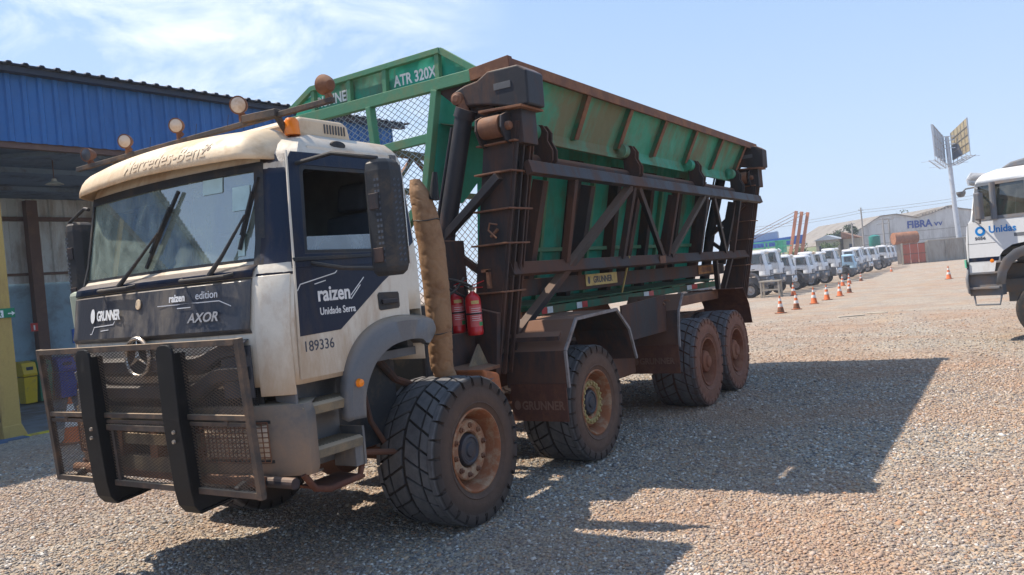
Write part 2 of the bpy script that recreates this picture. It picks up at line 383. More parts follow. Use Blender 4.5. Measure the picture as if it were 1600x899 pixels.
def text(name, body, mat, parent, origin, u, v, size, extrude=0.0015, bold=0.0, sx=1.0, align='LEFT', shear=0.0, space=1.0, label=None):
    """lettering as a mesh: u = reading direction, v = up direction of the letters"""
    cu = bpy.data.curves.new(name, 'FONT'); cu.body = body; cu.size = size; cu.extrude = extrude; cu.offset = bold
    cu.align_x = align; cu.shear = shear; cu.space_character = space; cu.resolution_u = 3
    tmp = bpy.data.objects.new('tmp_text', cu); col.objects.link(tmp)
    dg = bpy.context.evaluated_depsgraph_get()
    me = bpy.data.meshes.new_from_object(tmp.evaluated_get(dg))
    bpy.data.objects.remove(tmp); bpy.data.curves.remove(cu)
    me.materials.clear(); me.materials.append(M[mat])
    me.name = name
    o = bpy.data.objects.new(name, me); col.objects.link(o)
    u = Vector(u).normalized(); v = Vector(v); v = (v - u * v.dot(u)).normalized(); w = u.cross(v)
    mt = Matrix(((u.x * sx, v.x, w.x, origin[0]), (u.y * sx, v.y, w.y, origin[1]), (u.z * sx, v.z, w.z, origin[2]), (0, 0, 0, 1)))
    me.transform(mt); me.update()
    if parent is not None: attach(o, parent)
    if label: o['label'] = label
    return o

def wires(mb, origin, U, V, poly, pitch_u, pitch_v, t, thick=None):
    """diamond mesh: two families of straight strands clipped to a convex outline given in (u,v) metres"""
    O = Vector(origin); U = Vector(U).normalized(); V = Vector(V).normalized(); Nn = U.cross(V)
    thick = thick or t
    us = [p[0] for p in poly]; vs = [p[1] for p in poly]
    # orientation
    area = sum(poly[i][0] * poly[(i + 1) % len(poly)][1] - poly[(i + 1) % len(poly)][0] * poly[i][1] for i in range(len(poly)))
    pl = poly if area > 0 else poly[::-1]
    for sgn in (1, -1):
        d = Vector((pitch_u, sgn * pitch_v))
        k0 = int((min(us) - max(us)) / pitch_u) - int((max(vs) - min(vs)) / pitch_v) - 3
        k1 = int((max(us) - min(us)) / pitch_u) + int((max(vs) - min(vs)) / pitch_v) + 3
        for k in range(k0, k1):
            p0 = Vector((min(us) + k * pitch_u, min(vs) if sgn > 0 else max(vs)))
            t0, t1 = -1e9, 1e9
            for i in range(len(pl)):
                a = Vector(pl[i]); b = Vector(pl[(i + 1) % len(pl)]); e = b - a; n = Vector((-e.y, e.x))
                den = n.dot(d); num = n.dot(a - p0)
                if abs(den) < 1e-12:
                    if num > 0: t0, t1 = 1, 0
                elif den > 0: t0 = max(t0, num / den)
                else: t1 = min(t1, num / den)
            if t1 - t0 > 0.3:
                a = p0 + d * t0; b = p0 + d * t1
                off = Nn * (thick * 0.26 * sgn)
                mb.beam(O + U * a.x + V * a.y + off, O + U * b.x + V * b.y + off, t, thick * 0.5, up=Nn)
    return mb

# ------------------------------------------------------------------ ground
def terrain(x, y):
    # the yard falls away gently beyond the big truck
    tab = ((12, 0.0), (25, -.23), (46, -.65), (70, -1.0))
    if x <= 12: return 0.0
    if x >= 70: return -1.0
    for (a, za), (b, zb) in zip(tab, tab[1:]):
        if x <= b: return za + (zb - za) * (x - a) / (b - a)

def ground_mat():
    m, t, N, Lk, B = new_mat('gravel_ground')
    ge = N.new('ShaderNodeNewGeometry'); P = ge.outputs['Position']
    v1 = N.new('ShaderNodeTexVoronoi'); v1.inputs['Scale'].default_value = 44; Lk(P, v1.inputs[0])
    v2 = N.new('ShaderNodeTexVoronoi'); v2.inputs['Scale'].default_value = 95; Lk(P, v2.inputs[0])
    sepc = N.new('ShaderNodeSeparateColor'); Lk(v1.outputs['Color'], sepc.inputs[0])
    r = N.new('ShaderNodeValToRGB'); cr = r.color_ramp
    cr.elements[0].position = 0.0; cr.elements[0].color = (0.17, 0.155, 0.15, 1)
    cr.elements[1].position = 1.0; cr.elements[1].color = (0.62, 0.56, 0.47, 1)
    for p_, c_ in ((0.25, (0.32, 0.29, 0.26, 1)), (0.5, (0.44, 0.385, 0.31, 1)), (0.7, (0.48, 0.38, 0.28, 1)), (0.85, (0.42, 0.41, 0.39, 1))):
        e = cr.elements.new(p_); e.color = c_
    Lk(sepc.outputs[0], r.inputs[0])
    # earth showing between the stones and in broad red-brown patches
    big = noise_node(N, Lk, 0.32, 6, 0.6, P, 0.6)
    rb = ramp(N, Lk, big.outputs[0], 0.44, 0.64)
    fine = noise_node(N, Lk, 9, 6, 0.7, P)
    rf = ramp(N, Lk, fine.outputs[0], 0.35, 0.7)
    mm = N.new('ShaderNodeMath'); mm.operation = 'MULTIPLY'; Lk(rb.outputs[0], mm.inputs[0]); Lk(rf.outputs[0], mm.inputs[1])
    mx = N.new('ShaderNodeMix'); mx.data_type = 'RGBA'; Lk(mm.outputs[0], mx.inputs[0]); Lk(r.outputs[0], mx.inputs[6]); mx.inputs[7].default_value = (0.40, 0.235, 0.145, 1)
    # dusty wheel lanes running along the yard
    mpl = N.new('ShaderNodeMapping'); mpl.inputs['Scale'].default_value = (0.07, 0.75, 1); mpl.inputs['Rotation'].default_value = (0, 0, 0.12); Lk(P, mpl.inputs[0])
    lane = noise_node(N, Lk, 1.0, 5, 0.6, mpl.outputs[0], 0.8); rl = ramp(N, Lk, lane.outputs[0], 0.50, 0.66)
    lm_ = N.new('ShaderNodeMath'); lm_.operation = 'MULTIPLY'; Lk(rl.outputs[0], lm_.inputs[0]); lm_.inputs[1].default_value = 0.42
    mxl = N.new('ShaderNodeMix'); mxl.data_type = 'RGBA'; Lk(lm_.outputs[0], mxl.inputs[0]); Lk(mx.outputs[2], mxl.inputs[6]); mxl.inputs[7].default_value = (0.42, 0.30, 0.20, 1)
    mx = mxl
    tone = noise_node(N, Lk, 1.1, 5, 0.6, P)
    rt = ramp(N, Lk, tone.outputs[0], 0.3, 0.75, (0.80, 0.76, 0.73, 1), (1.10, 1.02, 0.93, 1))
    ml = N.new('ShaderNodeMix'); ml.data_type = 'RGBA'; ml.blend_type = 'MULTIPLY'; ml.inputs[0].default_value = 1; Lk(mx.outputs[2], ml.inputs[6]); Lk(rt.outputs[0], ml.inputs[7])
    Lk(ml.outputs[2], B.inputs['Base Color'])
    B.inputs['Roughness'].default_value = 0.9; B.inputs['Specular IOR Level'].default_value = 0.25
    b1 = N.new('ShaderNodeBump'); b1.inputs['Strength'].default_value = 0.85; b1.inputs['Distance'].default_value = 0.02; b1.invert = True
    Lk(v1.outputs['Distance'], b1.inputs['Height'])
    b2 = N.new('ShaderNodeBump'); b2.inputs['Strength'].default_value = 0.6; b2.inputs['Distance'].default_value = 0.01; b2.invert = True
    Lk(v2.outputs['Distance'], b2.inputs['Height']); Lk(b1.outputs[0], b2.inputs['Normal'])
    Lk(b2.outputs[0], B.inputs['Normal'])
    return m

xs = [-400, -120, -40, -20] + list(np.arange(-12, 30, 1.0)) + [32, 36, 42, 50, 60, 75, 95, 120, 200, 300, 560]
ys = [-400, -300, -100, -50, -30] + list(np.arange(-20, 20, 2.0)) + [22, 30, 45, 70, 120, 250, 450]
g = MB()
g.grid([[(x, y, terrain(x, y)) for x in xs] for y in ys])
ground = g.build('ground', ground_mat(), smooth=True, angle=80)
tag(ground, 'pale gravel yard with patches of red earth', 'ground', kind='structure')

def stones():
    rng = np.random.default_rng(3)
    # scatter in the wedge in front of the camera, dense where near
    cx, cy = -4.956, -3.667; yaw = math.atan2(0.535, 0.8448)
    n = 170000
    rr = 2.6 + 11.5 * rng.random(n) ** 1.3
    aa = yaw + R(40) * (2 * rng.random(n) - 1)
    n2 = 90000
    rr = np.concatenate([rr, 9.0 + 20.0 * rng.random(n2) ** 1.5]); aa = np.concatenate([aa, yaw + R(38) * (2 * rng.random(n2) - 1)]); n += n2
    X = cx + rr * np.cos(aa); Y = cy + rr * np.sin(aa)
    keep = (Y < 5.0 + 5 * rng.random(n)) & ((X > 9.5) | (Y < 9)) & (rng.random(n) < np.clip((29.5 - rr) / 16, 0, 1))
    X, Y, rr = X[keep], Y[keep], rr[keep]; n = len(X)
    base = np.array([(-1, -.7, -.5), (.8, -1, -.45), (1, .8, -.5), (-.75, .9, -.4), (-.7, -.6, .5), (.6, -.65, .62), (.7, .55, .45), (-.55, .7, .6)], float)
    F = np.array([(0, 3, 2, 1), (4, 5, 6, 7), (0, 1, 5, 4), (1, 2, 6, 5), (2, 3, 7, 6), (3, 0, 4, 7)])
    sz = (0.0052 + 0.0085 * rng.random(n) ** 2.2) * (1 + 0.7 * (rng.random(n) > 0.985)) * (0.86 + 0.032 * rr)
    V = base[None] * (1 + 0.35 * (rng.random((n, 8, 3)) - .5))
    V[:, :, 2] *= (0.55 + 0.4 * rng.random(n))[:, None]; V[:, :, 0] *= (1.0 + 0.5 * rng.random(n))[:, None]
    V *= sz[:, None, None]
    th = rng.random(n) * 6.283; ti = (rng.random(n) - .5) * 1.0
    c, s = np.cos(ti), np.sin(ti)
    x, z = V[:, :, 0] * c[:, None] + V[:, :, 2] * s[:, None], -V[:, :, 0] * s[:, None] + V[:, :, 2] * c[:, None]
    c, s = np.cos(th)[:, None], np.sin(th)[:, None]; y = V[:, :, 1]
    V = np.stack([x * c - y * s + X[:, None], x * s + y * c + Y[:, None], z + (sz * 0.3 + np.interp(X, [12, 25, 46], [0, -.23, -.65]))[:, None]], -1).reshape(-1, 3)
    FF = (F[None] + (np.arange(n) * 8)[:, None, None]).reshape(-1, 4)
    me = bpy.data.meshes.new('gravel')
    me.vertices.add(len(V)); me.vertices.foreach_set('co', V.astype(np.float32).ravel())
    me.loops.add(FF.size); me.loops.foreach_set('vertex_index', FF.astype(np.int32).ravel())
    me.polygons.add(len(FF)); me.polygons.foreach_set('loop_start', (np.arange(len(FF)) * 4).astype(np.int32))
    me.update(calc_edges=True); me.validate()
    m, t, N, Lk, B = new_mat('gravel_stone')
    ge = N.new('ShaderNodeNewGeometry')
    r = N.new('ShaderNodeValToRGB'); cr = r.color_ramp
    cr.elements[0].color = (0.14, 0.13, 0.13, 1); cr.elements[1].color = (0.72, 0.66, 0.58, 1)
    for p_, c_ in ((0.2, (0.23, 0.212, 0.20, 1)), (0.45, (0.365, 0.31, 0.25, 1)), (0.68, (0.45, 0.34, 0.235, 1)), (0.8, (0.38, 0.22, 0.135, 1)), (0.88, (0.43, 0.41, 0.385, 1))):
        e = cr.elements.new(p_); e.color = c_
    Lk(ge.outputs['Random Per Island'], r.inputs[0])
    big = noise_node(N, Lk, 0.32, 6, 0.6, ge.outputs['Position'], 0.6)
    rb = ramp(N, Lk, big.outputs[0], 0.44, 0.66)
    f = N.new('ShaderNodeMath'); f.operation = 'MULTIPLY'; Lk(rb.outputs[0], f.inputs[0]); f.inputs[1].default_value = 0.62
    mx = N.new('ShaderNodeMix'); mx.data_type = 'RGBA'; Lk(f.outputs[0], mx.inputs[0]); Lk(r.outputs[0], mx.inputs[6]); mx.inputs[7].default_value = (0.43, 0.26, 0.165, 1)
    Lk(mx.outputs[2], B.inputs['Base Color']); B.inputs['Roughness'].default_value = 0.85; B.inputs['Specular IOR Level'].default_value = 0.3
    me.materials.append(m)
    o = bpy.data.objects.new('gravel', me); col.objects.link(o)
    tag(o, 'loose crushed stone scattered over the yard', 'gravel', kind='stuff')
stones()

# ------------------------------------------------------------------ wheels (built round the origin, axle along y, outer side at y=0 facing -y)
def tyre_mesh(width=0.56, rad=0.585, rim=0.315, n=26, skew=0.50, depth=0.024):
    mb = MB(); W = width / 2
    rb = rad - depth
    prof = [(rim + .005, .055), (rim + .012, .018), (rim + .04, .006), (0.365, .001), (0.372, -.006), (0.380, .000), (0.42, -0.007), (0.47, -.002), (0.497, .003), (0.502, -.003), (0.508, .006), (0.52, .012), (rb - .022, .03), (rb - .008, .06), (rb, .12), (rb + .002, W)]
    prof = prof + [(r, width - y) for r, y in reversed(prof[:-1])]
    mb.lathe(prof, 90)
    # tread blocks: chevrons of skewed blocks in rows over the width, shoulder blocks wrap down the sidewall
    def surf(y, th, h):
        # carcass radius along the width, rounding at the shoulder
        a = abs(y - W) / W
        r = rb + .002 - 0.012 * a ** 2 - 0.045 * max(0, (a - 0.72) / 0.28) ** 2
        return Vector(((r + h) * math.cos(th), y, (r + h) * math.sin(th)))
    rows = [(0.0, .125), (.14, .265), (.295, .42), (.435, .56)]
    rows = [(a * width / .56, b * width / .56) for a, b in rows]
    step = 2 * math.pi / n
    for k in range(n):
        for ri, (y0, y1) in enumerate(rows):
            gap = 0.10
            offs = 0.5 * step if ri >= 2 else 0.0
            S = 3; o = len(mb.v)
            for j in range(S + 1):
                y = y0 + (y1 - y0) * j / S
                sk = -skew * (1 - abs(y - W) / W) * step * 2.2
                for h, ins in ((-.02, 0.0), (depth, 0.06)):
                    for e in (0, 1):
                        th = k * step + offs + sk + (gap / 2 + ins * .5 if e == 0 else 1 - gap / 2 - ins * .5) * step
                        yy = y + (ins * .05 if j == 0 else (-ins * .05 if j == S else 0))
                        mb.v.append(tuple(surf(yy, th, h)))
            for j in range(S):
                a = o + j * 4; b = a + 4
                mb.f += [(a + 2, a + 3, b + 3, b + 2), (a, a + 2, b + 2, b), (a + 1, b + 1, b + 3, a + 3)]
            mb.f += [(o, o + 1, o + 3, o + 2), (o + S * 4, o + S * 4 + 2, o + S * 4 + 3, o + S * 4 + 1)]
        # shoulder lugs on both sidewalls
        for side in (0, 1):
            for kk in (0,):
                t0 = k * step + gap / 2 * step + (0.5 * step if side else 0); t1 = t0 + step * (1 - gap)
                pts = []
                for (r, y, ins) in ((rb + .020, .006, 0), (rb + .002, -.014, .04), (rb - .045, -.020, .09), (rb - .085, -.004, .15)):
                    yy = y + 0.012
                    yy = yy if not side else width - yy
                    pts.append([(r * math.cos(t0 + ins * step), yy, r * math.sin(t0 + ins * step)), (r * math.cos(t1 - ins * step), yy, r * math.sin(t1 - ins * step))])
                o = len(mb.v)
                inn = 0.035 if not side else -0.035
                for p0, p1 in pts:
                    mb.v += [p0, p1, (p0[0], p0[1] + inn, p0[2]), (p1[0], p1[1] + inn, p1[2])]
                for j in range(3):
                    a = o + 4 * j; b = a + 4
                    mb.f += [(a, a + 1, b + 1, b), (a, b, b + 2, a + 2), (a + 1, a + 3, b + 3, b + 1)]
                mb.f += [(o, o + 2, o + 3, o + 1), (o + 12, o + 13, o + 15, o + 14)]
    return mb

def wheel(kind, root, x, y, flip=False, proto={}):
    key = kind
    if key not in proto:
        e = bpy.data.objects.new('wheel', None); col.objects.link(e); e.empty_display_size = .1
        ty = tyre_mesh(0.56 if kind != 'rear' else 0.60).build('tyre', {'front': 'tyre_front', 'mid': 'tyre_mid', 'rear': 'tyre_rear'}[kind], e, smooth=True, angle=32)
        if kind in ('front', 'mid'):
            rm = MB().lathe([(.322, .05), (.330, .012), (.318, .006), (.304, .022), (.296, .05), (.285, .10), (.275, .14), (.262, .185), (.240, .20), (.0, .21)], 72)
            r_ = rm.build('rim', 'rim', e, smooth=True, angle=30)
            MB().lathe([(.250, .20), (.243, .125), (.235, .100), (.224, .092), (.150, .092), (.140, .105), (.134, .18)], 64).build('wheel_disc', 'rim_cream' if kind == 'front' else 'rim', r_, smooth=True, angle=30)
            h = MB().lathe([(.128, .16), (.126, .098), (.118, .082), (.10, .078), (.09, .086), (.06, .084), (.05, .070), (.0, .068)], 40).build('hub', 'hub_dark', e, smooth=True, angle=28)
            nb = MB(); n = 10
            for k in range(n):
                t = 2 * math.pi * (k + .5) / n; cx, cz = .192 * math.cos(t), .192 * math.sin(t)
                nb.lathe([(.0, .060), (.013, .062), (.014, .076), (.023, .078), (.024, .095)], 6, (cx, 0, cz))
            nb.build('wheel_nuts', 'rust' if kind == 'front' else 'nut', e)
            if kind == 'mid':
                rb = MB().lathe([(.222, .108), (.218, .078), (.172, .074), (.166, .098)], 60)
                for k in range(20):
                    t = 2 * math.pi * k / 20; rb.lathe([(.0, .056), (.013, .058), (.017, .076)], 8, (.195 * math.cos(t), 0, .195 * math.sin(t)))
                rb.build('nut_guard_ring', 'nut', e, smooth=True, angle=30)
        else:
            rm = MB().lathe([(.322, .05), (.318, .006), (.300, .004), (.290, .03), (.272, .09), (.262, .20), (.235, .30), (.150, .31), (.0, .31)], 64)
            rm.build('rim', 'rim_brown', e, smooth=True, angle=35)
            h = MB().lathe([(.150, .30), (.148, .06), (.138, .035), (.11, .022), (.085, .02), (.075, -.004), (.045, -.012), (.0, -.012)], 40).build('hub', 'rim_brown', e, smooth=True, angle=28)
            nb = MB()
            for k in range(10):
                t = 2 * math.pi * k / 10; nb.lathe([(0, .262), (.016, .264), (.018, .30)], 6, (.195 * math.cos(t), 0, .195 * math.sin(t)))
            nb.build('wheel_nuts', 'rim_brown', e)
        proto[key] = e; c = e
        for ch in e.children: ch.matrix_parent_inverse = Matrix.Identity(4)
    else:
        c = copy_tree(proto[key])
    c.parent = root; c.matrix_parent_inverse = Matrix.Identity(4)
    c.location = (x - root.location.x, y - root.location.y, 0.585 - root.location.z)
    c.rotation_euler = (0, random.uniform(0, 6.28) if not flip else 0.6, math.pi if flip else 0)
    return c

# ------------------------------------------------------------------ cab geometry shared by all the lorries (front faces -x, near side y=0.15, far side y=2.65)
YC = 1.4
def interp(x, tab):
    if x <= tab[0][0]: return tab[0][1]
    for (a, b), (c, d) in zip(tab, tab[1:]):
        if x <= c: return b + (d - b) * (x - a) / (c - a)
    return tab[-1][1]
XC = [(0.7, -1.66), (1.36, -1.68), (1.74, -1.685), (2.04, -1.645), (2.10, -1.62), (2.14, -1.575), (2.80, -1.475), (2.88, -1.44), (2.95, -1.36), (3.0, -1.2)]
HW = [(0.7, 1.25), (2.10, 1.25), (2.85, 1.175), (2.93, 1.13), (3.0, 1.04)]
def front(f, z, off=0.0):
    """point on the cab front: f in -1..1 (negative = near side)"""
    xc = interp(z, XC); w = interp(z, HW); a = abs(f); s = -1 if f < 0 else 1
    if a <= 0.8:
        x = xc + 0.09 * (a / 0.8) ** 2; y = a * w; n = Vector((-1, 0.15 * a, 0))
    else:
        k = (a - .8) / .2
        x = xc + 0.09 + (0.18 if f > 0 else 0.085) * k + 0.02 * k ** 3; y = w * (0.8 + 0.2 * k - .012 * k ** 4 * (1 - k)); n = Vector((-1, .25 + 1.1 * k + 1.5 * k ** 4, 0))
    n.normalize()
    return Vector((x + n.x * off, YC + s * (y + n.y * off), z))
def side(x, z, s=-1, off=0.0):
    if s > 0: x = max(x, front(1, z).x + .005)
    return Vector((x, YC + s * (interp(z, HW) + off), z))

def side_plate(poly, s=-1, off=0.006, thick=0.01):
    """thin plate following the cab side; outline given as (x,z)"""
    mb = MB(); n = len(poly)
    a = [side(x, z, s, off) for x, z in poly]; b = [side(x, z, s, off - thick) for x, z in poly]
    mb.add(a + b, [tuple(range(n)), tuple(reversed(range(n, 2 * n)))] + [(i, i + n, (i + 1) % n + n, (i + 1) % n) for i in range(n)])
    return mb

def cab_shell(zs_top=None):
    mb = MB()
    zr = [1.36, 1.45, 1.58, 1.74, 1.90, 2.04, 2.10, 2.16, 2.32, 2.55, 2.77, 2.85, 2.91, 2.95, 2.98, 3.0]
    ff = [0, .15, .3, .45, .6, .72, .8, .85, .9, .95, 1.0]
    XE = lambda z: front(1, z).x
    xside = [None, -1.33, -0.95, -0.47, -0.36, -0.24]
    cols = []
    def colpts(z):
        pts = []
        for f in reversed([a for a in ff]): pass
        out = []
        # far rear -> far side -> front -> near side -> rear
        out.append(Vector((-0.24, YC, z)))
        for xx in reversed(xside[1:]): out.append(side(max(xx, front(1, z).x + .006), z, 1))
        for f in reversed(ff): out.append(front(f, z))
        for f in ff[1:]: out.append(front(-f, z))
        for xx in xside[1:]: out.append(side(max(xx, front(-1, z).x + .006), z, -1))
        out.append(Vector((-0.24, YC, z)))
        return out
    rows = [colpts(z) for z in zr]
    o = len(mb.v); n = len(rows[0])
    for r in rows: mb.v += [tuple(p) for p in r]
    for i in range(len(rows) - 1):
        z0, z1 = zr[i], zr[i + 1]
        for j in range(n - 1):
            c = (rows[i][j] + rows[i][j + 1] + rows[i + 1][j] + rows[i + 1][j + 1]) / 4
            dy = abs(c.y - YC) / interp(c.z, HW)
            win_z = 2.155 < c.z < 2.765
            if win_z and dy < 0.80 and c.x < -1.2: continue          # windscreen
            if win_z and dy > 0.99 and -1.33 < c.x < -0.47: continue  # side windows
            if c.z < 1.70 and dy > 0.99 and c.x > -0.95: continue     # wheel arch
            mb.f.append((o + i * n + j, o + i * n + j + 1, o + (i + 1) * n + j + 1, o + (i + 1) * n + j))
    # roof skin: shrink the last ring towards the centre
    last = rows[-1]; prev = o + (len(rows) - 1) * n
    for k, (sh, dz) in enumerate(((0.9, .018), (0.6, .030), (0.0, .035))):
        st = len(mb.v)
        for p in last: mb.v.append((-0.8 + (p.x + 0.8) * (1 - (1 - sh) * .9), YC + (p.y - YC) * (sh if sh else 0.02), 3.0 + dz))
        for j in range(n - 1): mb.f.append((prev + j, prev + j + 1, st + j + 1, st + j))
        prev = st
    return mb

def smooth_line(pts, k=5):
    out = []
    for i in range(len(pts) - 1):
        p0 = pts[max(i - 1, 0)]; p1 = pts[i]; p2 = pts[i + 1]; p3 = pts[min(i + 2, len(pts) - 1)]
        for j in range(k):
            t = j / k
            out.append(tuple(.5 * (2 * b + (c - a) * t + (2 * a - 5 * b + 4 * c - d) * t * t + (3 * b - a - 3 * c + d) * t ** 3) for a, b, c, d in zip(p0, p1, p2, p3)))
    out.append(pts[-1]); return out
def front_patch(f0, f1, z0, z1, off, nf=14, nz=5):
    return MB().grid([[front(f0 + (f1 - f0) * i / nf, z0 + (z1 - z0) * j / nz, off) for i in range(nf + 1)] for j in range(nz + 1)])

# ------------------------------------------------------------------ THE CANE TRUCK
truck = empty('haul_truck', (0, YC, 0), 'large dusty haulage truck with navy and white cab and high green tipping bin', 'truck')
shell = cab_shell().build('cab', 'white', truck, smooth=True, angle=40, solid=0.012)
# floor and inner lining
inn = MB().box(-1.50, -.28, .20, 2.60, 1.40, 1.46).box(-.34, -.28, .22, 2.58, 1.46, 2.90)
inn.build('cab_lining', 'interior', shell)
MB().box(-1.10, -.32, .42, 2.38, 2.905, 2.93).build('headliner', 'interior_light', shell)
dsh = MB().prism([(-1.57, .42, 2.10), (-1.26, .28, 2.13), (-1.14, .28, 2.02), (-1.10, .28, 1.7), (-1.55, .42, 1.7)], (0, 2.1, 0)).build('dashboard', 'dash', shell, bevel=.03)
for yy in (0.62, 2.10):
    st = MB().box(-.92, -.42, yy - .26, yy + .26, 1.62, 1.76).prism([(-.50, yy - .25, 1.74), (-.36, yy - .25, 1.74), (-.30, yy - .25, 2.50), (-.42, yy - .25, 2.50)], (0, .5, 0))
    st.prism([(-.42, yy - .14, 2.52), (-.32, yy - .14, 2.52), (-.30, yy - .14, 2.74), (-.38, yy - .14, 2.74)], (0, .28, 0))
    st.build('seat', 'seat', shell, bevel=.04, segs=3)
sw = MB(); cpt = Vector((-1.06, .62, 2.10)); ax = Vector((.62, 0, .78)).normalized(); ux = Vector((0, 1, 0)); vx = ax.cross(ux)
sw.tube([cpt + (ux * math.cos(t) + vx * math.sin(t)) * .22 for t in [2 * math.pi * k / 32 for k in range(33)]], .016, 8)
sw.beam(cpt - ux * .2, cpt + ux * .2, .05, .02, up=ax); sw.tube([cpt, cpt - ax * .35], .03, 8)
sw.build('steering_wheel', 'seat', shell, smooth=True)
# windscreen and its dark surround
scr = MB().grid([[front(-.795 + 1.59 * i / 20, 2.155 + .61 * j / 6, -.004) for i in range(21)] for j in range(7)]).build('windscreen', 'screen', truck, smooth=True)
fr = MB()
for (f0, f1, z0, z1) in ((-.83, -.775, 2.12, 2.80), (.775, .83, 2.12, 2.80), (-.775, .775, 2.12, 2.175), (-.775, .775, 2.745, 2.80)):
    fr.grid([[front(f0 + (f1 - f0) * i / 14, z0 + (z1 - z0) * j / 4, .006) for i in range(15)] for j in range(5)])
fr.build('windscreen_seal', 'dark_plastic', scr, solid=.008)
st = MB()
for (f0, f1, z0, z1) in ((-.55, -.40, 2.64, 2.74), (-.74, -.62, 2.50, 2.66), (-.70, -.655, 2.20, 2.32)):
    st.grid([[front(f0 + (f1 - f0) * i / 3, z0 + (z1 - z0) * j / 2, .002) for i in range(4)] for j in range(3)])
build_each(st, 'windscreen_sticker', plain('pale_sticker', (0.45, 0.62, 0.62), 0.5), scr)
sv = MB().grid([[front(-.76 + 1.52 * i / 14, 2.66 + .11 * j / 2, -.05) for i in range(15)] for j in range(3)]).build('sun_blind', 'interior', scr, solid=.01)
# A pillars and lower screen belt in navy
for s in (-1, 1):
    mb = MB()
    fs = [.81, .86, .9, .94, .97, 1.0]
    mb.grid([[front(s * f, z, .007) for f in fs] for z in [2.05, 2.12, 2.3, 2.5, 2.7, 2.84]])
    mb.build('pillar_panel', 'navy', truck, smooth=True, solid=.006, angle=50)
    mb = MB().grid([[front(s * f, z, .012) for f in [.81, .86, .9, .94, .98]] for z in [1.30, 1.45, 1.7, 1.9, 2.055]])
    mb.build('corner_panel', 'white', truck, smooth=True, solid=.012, angle=50, bevel=.006)
    mb = MB().grid([[side(x - .010, z, s, .016), side(x + .002, z, s, .016)] for x, z in ((-1.478, 1.39), (-1.466, 1.75), (-1.455, 2.09), (-1.415, 2.45), (-1.365, 2.84))])
    mb.build('door_seam_trim', 'white', truck, solid=.010)
# scuttle strip under the glass with wiper wells
MB().grid([[front(-.80 + 1.6 * i / 18, z, o_) for i in range(19)] for z, o_ in ((2.055, .022), (2.10, .030), (2.135, .012))]).build('scuttle_panel', 'navy', truck, smooth=True, solid=.008)
# navy front panel
fp = MB().grid([[front(-.795 + 1.59 * i / 20, z, o_) for i in range(21)] for z, o_ in ((1.705, .010), (1.735, .028), (1.80, .022), (1.93, .020), (2.03, .018), (2.048, .006))]).build('front_panel', 'navy_dusty', truck, smooth=True, angle=25, solid=.008)
def front_basis(f, z, off):
    p = front(f, z, off); du = (front(f - .02, z, off) - front(f + .02, z, off)).normalized(); dv = (front(f, z + .02, off) - front(f, z - .02, off)).normalized()
    return p, du, dv
def ftext(body, f, z, size, mat='sticker_white', bold=0.0, sx=1.0, shear=0.0, off=.032, name='lettering', parent=None, space=1.0):
    p, u, v = front_basis(f, z, off)
    return text(name, body, mat, parent or fp, p, u, v, size, .001, bold, sx, shear=shear, space=space)
ftext('GRUNNER', .470, 1.865, .098, bold=.003, sx=.80, space=.9)
mb = MB(); p, u, v = front_basis(.515, 1.90, .034)
mb.prism([p + u * (.033 * math.cos(t)) + v * (.052 * math.sin(t)) for t in [2 * math.pi * k / 24 for k in range(24)]], Vector((-.002, 0, 0))).build('round_mark', 'sticker_white', fp)
ftext('raizen', -.235, 1.945, .072, bold=.002, sx=.9)
ftext('edition', -.435, 1.948, .072, bold=.0003, sx=1.0)
ftext('AXOR', -.385, 1.80, .085, mat='sticker_grey', bold=.002, sx=1.15, shear=.25, off=.036)
def fline(pts, w=.006, mat='sticker_white', off=.030):
    mb = MB()
    for (f0, z0), (f1, z1) in zip(pts, pts[1:]):
        a = front(f0, z0, off); b = front(f1, z1, off); mb.beam(a, b, w, .002, up=(1, 0, 0))
    return mb
mb = fline([(.55, 1.77), (.53, 1.77), (.50, 1.82), (.28, 1.83), (.265, 1.85)])
for a in (fline([(.42, 1.79), (.33, 1.795)]), fline([(-.14, 1.925), (-.60, 1.925), (-.68, 1.885)]), fline([(-.30, 1.90), (-.40, 1.90)])): mb.add(a.v, a.f)
mb.build('decal_lines', 'sticker_white', fp)
p, u, v = front_basis(.03, 1.952, .026)
mb = MB().prism([p + u * (.030 * math.cos(t)) + v * (.036 * math.sin(t)) for t in [2 * math.pi * k / 20 for k in range(20)]], Vector((-.01, 0, 0))).build('round_cap', 'visor', fp, bevel=.004)
# grille under the panel
gr = MB().grid([[front(-.80 + 1.6 * i / 16, z, o_) for i in range(17)] for z, o_ in ((1.22, -.03), (1.70, -.02))]).build('grille', 'dark_plastic', truck, solid=.01)
wm = MB()
for j in range(34):
    z = 1.24 + .445 * j / 33; wm.beam(front(-.78, z, -.005), front(-.4, z, -.005), .004, .004); wm.beam(front(-.4, z, -.005), front(.4, z, -.005), .004, .004); wm.beam(front(.4, z, -.005), front(.78, z, -.005), .004, .004)
for i in range(90):
    f = -.78 + 1.56 * i / 89; wm.beam(front(f, 1.24, -.003), front(f, 1.69, -.003), .004, .004)
wm.build('grille_mesh', 'dark_plastic', gr)
def grille_bar(z_mid, z_end, h, rise):
    mb = MB(); rows = [[], [], [], []]; N_ = 36
    for i in range(N_ + 1):
        f = -.77 + 1.54 * i / N_; a = abs(f)
        k = min(1, max(0, (a - rise[0]) / (rise[1] - rise[0]))); k = k * k * (3 - 2 * k)
        zz = z_mid + (z_end - z_mid) * k
        rows[0].append(front(f, zz - h, .004)); rows[1].append(front(f, zz - h * .7, .045)); rows[2].append(front(f, zz - .01, .060)); rows[3].append(front(f, zz + .012, .010))
    return mb.grid(rows)
